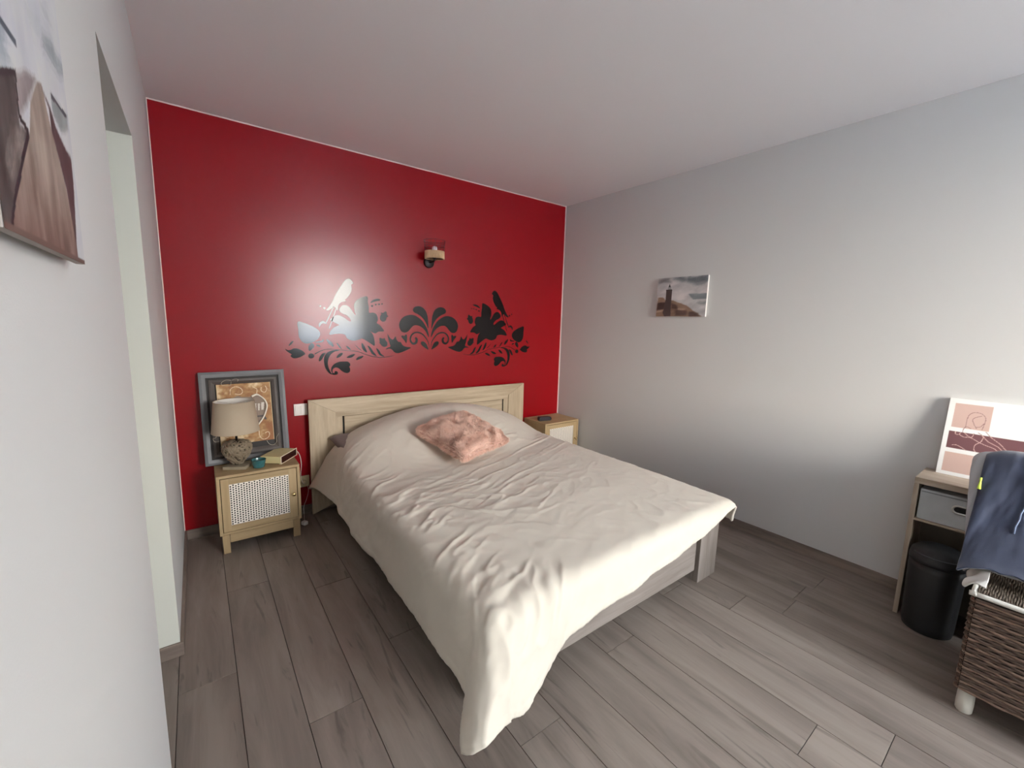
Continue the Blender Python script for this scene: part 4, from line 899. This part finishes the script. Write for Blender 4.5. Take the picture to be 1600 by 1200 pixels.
# ------------------------------------------------------------------ shelf unit at the right wall
M_sh = wood('shelf_oak', (178, 164, 146), (146, 130, 112), stretch=(12, 1.0, 12), scale=3.2, rough=0.5, vary=0.03)
M_shv = wood('shelf_oak_upright', (178, 164, 146), (146, 130, 112), stretch=(12, 12, 1.0), scale=3.2, rough=0.5, vary=0.03)
SX0, SX1, SY0, SY1, SZ = 2.822, 3.062, -3.40, -2.744, 0.700
sh_ = empty('shelf_unit', (2.94, -3.07, 0), 'low oak shelf unit with grey fabric drawer against the right wall', 'shelf')
def sp(name, ext, m, bevel=0.001, par=sh_):
    o = boxo(name, ext, m, par, bevel); o.matrix_parent_inverse = Matrix.Translation((-2.94, 3.07, 0)) if par is sh_ else Matrix(); return o
sp('top', (SX0, SX1, SY0, SY1, SZ - 0.028, SZ), M_sh)
sp('side_panel', (SX0, SX1, SY1 - 0.018, SY1, 0, SZ - 0.0285), M_shv)
sp('side_panel', (SX0, SX1, SY0, SY0 + 0.018, 0, SZ - 0.0285), M_shv)
sp('divider', (SX0 + 0.002, SX1 - 0.006, -3.092, -3.076, 0.0, SZ - 0.0285), M_shv)
sp('shelf_board', (SX0 + 0.001, SX1 - 0.006, -3.0755, SY1 - 0.0185, 0.492, 0.502), M_sh)
sp('shelf_board', (SX0 + 0.001, SX1 - 0.006, SY0 + 0.0185, -3.0925, 0.335, 0.351), M_sh)
sp('back_panel', (SX1 - 0.005, SX1 - 0.001, SY0 + 0.019, SY1 - 0.019, 0.02, SZ - 0.029), mat('shelf_back', (120, 110, 98), 0.7), 0)
M_fab = mat('grey_chambray', (180, 184, 186), 0.9, bump=(500, 0.5), mottle=(18, 0.12))
dr = sp('fabric_drawer', (SX0 + 0.010, SX1 - 0.012, -3.070, SY1 - 0.024, 0.5025, 0.650), M_fab, 0.004)
M_steel = mat('brushed_steel', (180, 178, 172), 0.3, metal=1)
bmx = bmesh.new(); yc, zc = -2.925, 0.590
R_in = [(0.034, 0.0085), (0.046, 0.017)]
def stadium(l, r, n=10):
    return [(l + r * math.cos(a), r * math.sin(a)) for a in np.linspace(-math.pi / 2, math.pi / 2, n)] + [(-l + r * math.cos(a), r * math.sin(a)) for a in np.linspace(math.pi / 2, 1.5 * math.pi, n)]
o1 = stadium(0.028, 0.021); i1 = stadium(0.028, 0.012)
A0 = [bmx.verts.new((SX0 + 0.0075, yc + p[0], zc + p[1])) for p in o1]; A1 = [bmx.verts.new((SX0 + 0.0055, yc + p[0] * .97, zc + p[1] * .85)) for p in o1]; A2 = [bmx.verts.new((SX0 + 0.0090, yc + p[0], zc + p[1])) for p in i1]
n_ = len(o1)
for k in range(n_):
    bmx.faces.new((A0[k], A0[(k + 1) % n_], A1[(k + 1) % n_], A1[k])); bmx.faces.new((A1[k], A1[(k + 1) % n_], A2[(k + 1) % n_], A2[k]))
bmesh.ops.recalc_face_normals(bmx, faces=bmx.faces)
o = new_obj('grommet_handle', bmx, M_steel, dr, smooth=True)
bmx = bmesh.new(); poly_prism(bmx, [(yc + p[0], zc + p[1]) for p in i1], 'x', SX0 + 0.0086, SX0 + 0.0098); o = new_obj('handle_hole', bmx, M_black, dr)
bmx = bmesh.new(); box(bmx, SX0 + 0.0080, SX0 + 0.0095, -3.066, SY1 - 0.028, 0.636, 0.640); new_obj('hem_seam', bmx, mat('seam_grey', (120, 124, 126), 0.9), dr)

# ---- line-art board leaning on the shelf
ab_ = empty('art_board', (3.004, -2.787, SZ + 0.0008), 'white art board with pink squares and line drawn woman leaning on wall', 'picture')
bw_, bh_ = 0.56, 0.372
ab_.rotation_euler = (0, math.radians(8.5), 0)
boxo('panel', (0.0, 0.016, -bw_, 0.0, 0, bh_), mat('white_board_edge', (240, 240, 238), 0.5), ab_, 0.001)
def paint_art(U, V):
    C = np.zeros(U.shape + (3,)) + np.array([240, 241, 240])
    C[(U > 0.020) & (U < 0.143) & (V > 0.233) & (V < 0.350)] = (205, 176, 165)
    C[(U > 0.018) & (V > 0.131) & (V < 0.214)] = (112, 74, 78)
    C[(U > 0.016) & (U < 0.143) & (V > 0.018) & (V < 0.111)] = (205, 176, 165)
    C[(U > 0.42) & (U < 0.54) & (V > 0.018) & (V < 0.111)] = (205, 176, 165)
    band = (U > 0.018) & (V > 0.131) & (V < 0.214)
    for key in ('l1', 'l2', 'l3', 'l4', 'm1', 'm2', 'm3', 'm4', 'm5', 'm6'):
        s = near([tuple(q) for q in catmull(LINEART[key], 3, False)], U, V, 0.0013)
        C[s & ~band] = (150, 116, 112); C[s & band] = (206, 172, 166)
    # the drawing goes on to the right
    for pl2 in ([(0.249, 0.135), (0.32, 0.10), (0.40, 0.09), (0.47, 0.12)], [(0.225, 0.148), (0.30, 0.16), (0.38, 0.15), (0.46, 0.17)]):
        s = near([tuple(q) for q in catmull(pl2, 4, False)], U, V, 0.0013); C[s & ~band] = (150, 116, 112); C[s & band] = (206, 172, 166)
    return C
print_plate('board_face', bw_, bh_, 0.002, paint_art, print_mat(), ab_, (-0.0005, 0, 0), (0, -1, 0), (0, 0, 1))

# ---- black waste bin
bn = empty('waste_bin', (2.800, -2.868, 0), 'tall black waste bin with domed lid in front of the shelf', 'bin')
M_bin = mat('black_bin_plastic', (30, 31, 33), 0.5)
bmx = bmesh.new(); lathe(bmx, [(0.078, 0.0), (0.086, 0.004), (0.090, 0.03), (0.096, 0.30), (0.097, 0.335)], seg=40); new_obj('bin_body', bmx, M_bin, bn, smooth=True, bevel=0)
bmx = bmesh.new(); lathe(bmx, [(0.099, 0.3352), (0.099, 0.352), (0.092, 0.378), (0.074, 0.398), (0.040, 0.410), (0.001, 0.412)], seg=40); lid = new_obj('lid', bmx, M_bin, bn, smooth=True)
bmx = bmesh.new(); pts = [(-0.0945 * math.cos(a), 0.0945 * math.sin(a), 0.377) for a in np.linspace(-0.9, 0.9, 14)]; tube(bmx, pts, 0.0028, 6); new_obj('lid_lip', bmx, mat('bin_lip', (72, 74, 78), 0.4), lid, smooth=True)

# ------------------------------------------------------------------ woven chair with clothes
ch = empty('wicker_chair', (2.52, -3.28, 0), 'brown woven wicker chair with white feet under the clothes', 'chair')
CX0, CX1, CY0, CY1 = 2.277, 2.745, -3.56, -3.012
M_core = mat('dark_weave_core', (44, 34, 29), 0.95)
M_weave = mat('brown_water_hyacinth', (92, 74, 63), 0.75, mottle=(45, 0.35), bump=(300, 0.4))
M_weave2 = mat('brown_weave_light', (128, 104, 88), 0.75, mottle=(45, 0.35), bump=(300, 0.4))
def cp(name, bm, m, par=ch, **k):
    o = new_obj(name, bm, m, par, **k); o.matrix_parent_inverse = Matrix.Translation((-2.52, 3.28, 0)) if par is ch else Matrix(); return o
bmx = bmesh.new(); box(bmx, CX0 + 0.008, CX1 - 0.008, CY0 + 0.008, CY1 - 0.008, 0.092, 0.462); seat = cp('seat_block', bmx, M_core)
# woven rows: wavy cords run round the block, over and under the stakes
def woven_rows(x0, x1, y0, y1, z0, z1, rows, name, par, top=False):
    for k in range(rows):
        z = z0 + (k + 0.5) * (z1 - z0) / rows; bm = bmesh.new()
        per = [(x0, y1, 0, -1, -1, 0, y1 - y0), (x0, y0, 1, 0, 0, -1, x1 - x0), (x1, y0, 0, 1, 1, 0, y1 - y0), (x1, y1, -1, 0, 0, 1, x1 - x0)]
        pts = []; s = 0
        for (sx0, sy0, dx, dy, nx_, ny_, L_) in per:
            n = max(2, int(L_ / 0.0145))
            for q in range(n):
                d = L_ * (q + 0.5) / n; blk = int(s / 3 + (k // 4)) % 2
                w = 0.0024 * (1 if (s // 2 + k) % 2 else -1) + 0.0012 * math.sin(s * 1.7 + k * 3.3)
                pts.append((sx0 + dx * d + nx_ * w, sy0 + dy * d + ny_ * w, z + 0.0012 * math.sin(s * 0.7 + k * 2.1))); s += 1
        pts.append(pts[0])
        tube(bm, pts, (z1 - z0) / rows * 0.47, 6, cap=False)
        o = new_obj(name, bm, M_weave if (k % 3) else M_weave2, par, smooth=True)
woven_rows(CX0 + 0.004, CX1 - 0.004, CY0 + 0.004, CY1 - 0.004, 0.090, 0.452, 38, 'woven_cord', seat)
# woven seat top
bmx = bmesh.new(); box(bmx, CX0 + 0.010, CX1 - 0.075, CY0 + 0.012, CY1 - 0.012, 0.4625, 0.470); stp = cp('seat_top', bmx, M_core)
bmx = bmesh.new(); k = 0; y = CY1 - 0.014
while y > CY0 + 0.012:
    pts = [(CX0 + 0.012 + d, y + 0.001 * math.sin(d * 60 + k), 0.4720 + 0.0012 * math.sin(d * 120 + math.pi * k)) for d in np.linspace(0, CX1 - CX0 - 0.09, 34)]
    tube(bmx, pts, 0.0034, 5); y -= 0.0062; k += 1
tag(new_obj('seat_weave', bmx, mat('seat_weave_brown', (82, 70, 58), 0.8, mottle=(40, 0.3)), stp, smooth=True), kind='stuff')
bmx = bmesh.new()
rim = [(CX1 - 0.10, CY1 - 0.004, 0.466), (CX0 + 0.03, CY1 - 0.004, 0.466), (CX0 + 0.006, CY1 - 0.010, 0.466), (CX0 + 0.002, CY1 - 0.035, 0.466), (CX0 + 0.002, CY0 + 0.03, 0.466), (CX0 + 0.03, CY0 + 0.003, 0.466), (CX1 - 0.10, CY0 + 0.003, 0.466)]
tube(bmx, rim, 0.0085, 8, 4); cp('white_piping', bmx, mat('white_piping_fabric', (214, 212, 204), 0.8), smooth=True)
for x in (CX0 + 0.035, CX1 - 0.035):
    for y in (CY1 - 0.032, CY0 + 0.032):
        bmx = bmesh.new(); lathe(bmx, [(0.020, 0.0), (0.023, 0.006), (0.024, 0.03), (0.023, 0.0895)], (x, y, 0), 14); cp('leg', bmx, mat('white_foot', (206, 202, 190), 0.6), smooth=True)
# backrest slab, leaning slightly
bmx = bmesh.new(); v = box(bmx, CX1 - 0.070, CX1 - 0.018, CY0 + 0.006, CY1 - 0.006, 0.4635, 0.895)
for q in v[4:]: q.co.x += 0.035
back = cp('backrest', bmx, M_weave, bevel=0.012, seg=3)

# ---- clothes over the chair back: garment sheets laid along a profile
def garment(name, prof, y0, y1, fold, seed, m, thick, label, cat, left_in=0.0, nu=90, nv=110):
    P = np.array(catmull(prof, 12, False)); L_ = np.r_[0, np.cumsum(np.linalg.norm(np.diff(P, axis=0), axis=1))]; L_ /= L_[-1]
    v = np.linspace(0, 1, nv); px_ = np.interp(v, L_, P[:, 0]); pz_ = np.interp(v, L_, P[:, 1])
    u = np.linspace(0, 1, nu)[:, None]; V = v[None, :]
    yy = y0 + (y1 - y0) * u
    hang = np.clip((V - 0.35) / 0.65, 0, 1)
    X = np.zeros((nu, nv, 3))
    w1 = fbm(u + 0 * V, V * 0.35 + 0 * u, 5.0, seed, 3) - 0.5; w2 = fbm(u + 0.25 * V, V * 0.4 + 0 * u, 12.0, seed + 5, 3) - 0.5
    d = fold * (1.6 * w1 + 0.5 * w2) * (0.25 + hang)
    round_ = 0.055 * np.exp(-(u / 0.055)) * 1.0                 # left shoulder rolls off
    tz = np.gradient(pz_); tx = np.gradient(px_); nn = np.hypot(tx, tz) + 1e-9
    X[..., 0] = px_[None, :] + d * (-tz / nn)[None, :] * -1
    X[..., 2] = pz_[None, :] + np.abs(d) * np.abs(tx / nn)[None, :] * 0.4 - round_ * (0.6 + 0 * V)
    X[..., 1] = yy + left_in * hang ** 1.3 * (1 - u) + 0.012 * w2 * (1 - u)
    return X
prof_j = [(2.815, 0.66), (2.808, 0.80), (2.795, 0.885), (2.755, 0.915), (2.700, 0.912), (2.655, 0.872), (2.600, 0.775), (2.530, 0.660), (2.450, 0.588), (2.395, 0.545), (2.365, 0.528)]
XJ = garment('jacket', prof_j, -2.956, -3.52, 0.055, 3, None, 0, '', '')
XJ[..., 2] = np.where(XJ[..., 0] < 2.66, np.maximum(XJ[..., 2], 0.492), XJ[..., 2])
M_navy = mat('navy_jacket_fabric', (36, 45, 68), 0.75, sheen=0.3, bump=(600, 0.25), mottle=(8, 0.12))
jk = grid_mesh('jacket', upsample(XJ, 2), M_navy, thick=0.006, flip=True)
tag(jk, 'navy blue jacket draped over the wicker chair back', 'jacket')
XG = garment('hooded_top', [(2.803, 0.72), (2.800, 0.83), (2.787, 0.890), (2.755, 0.905), (2.700, 0.895), (2.650, 0.850), (2.592, 0.755), (2.520, 0.640), (2.455, 0.560), (2.415, 0.520)], -2.922, -3.30, 0.03, 17, None, 0, '', '', left_in=-0.05)
XG[..., 0] += 0.010; XG[..., 2] -= 0.010
M_gg = mat('light_grey_jersey', (168, 168, 170), 0.9, bump=(700, 0.3))
hk = grid_mesh('sweatshirt', upsample(XG, 2), M_gg, thick=0.005, flip=True)
tag(hk, 'light grey sweatshirt showing at the edge of the navy jacket', 'sweatshirt')
# jacket details
def on_jacket(u, v, off=0.004):
    N = grid_normals(XJ); i, j = int(u * (XJ.shape[0] - 1)), int(v * (XJ.shape[1] - 1)); n = -N[i, j]
    if n[0] > 0: n = -n
    return Vector(XJ[i, j] + n * off)
bmx = bmesh.new(); tube(bmx, [on_jacket(0.20 + 0.03 * math.sin(t * 3), 0.42 + 0.36 * t, 0.0035) for t in np.linspace(0, 1, 12)], 0.0028, 6)
new_obj('seam_piping', bmx, mat('slate_piping', (96, 110, 136), 0.6), jk, smooth=True)
bmx = bmesh.new(); tube(bmx, [on_jacket(0.012, 0.525, 0.010), on_jacket(0.012, 0.545, 0.012), on_jacket(0.012, 0.585, 0.010)], [0.004, 0.003, 0.006], 8)
new_obj('zip_pull', bmx, mat('neon_yellow_cord', (206, 232, 90), 0.5), jk, smooth=True)
# white cloth bundled beside the seat
bmx = bmesh.new(); XW = np.zeros((30, 30, 3)); uu, vv = np.meshgrid(np.linspace(0, 1, 30), np.linspace(0, 1, 30), indexing='ij')
XW[..., 0] = 2.300 + 0.17 * uu + 0.02 * vv; XW[..., 1] = -3.040 + 0.052 * vv ** 0.8 + 0.008 * np.sin(uu * 11) * vv; XW[..., 2] = 0.492 + 0.045 * uu - (0.02 + 0.055 * uu) * vv ** 1.8 + 0.010 * np.sin(uu * 13 + vv * 4) * (0.2 + vv)
tag(grid_mesh('white_cloth', upsample(XW, 2), mat('white_cloth_cotton', (206, 204, 198), 0.9), thick=0.004), 'crumpled white cloth hanging off the seat beneath the jacket', 'cloth')
bpy.context.view_layer.update()
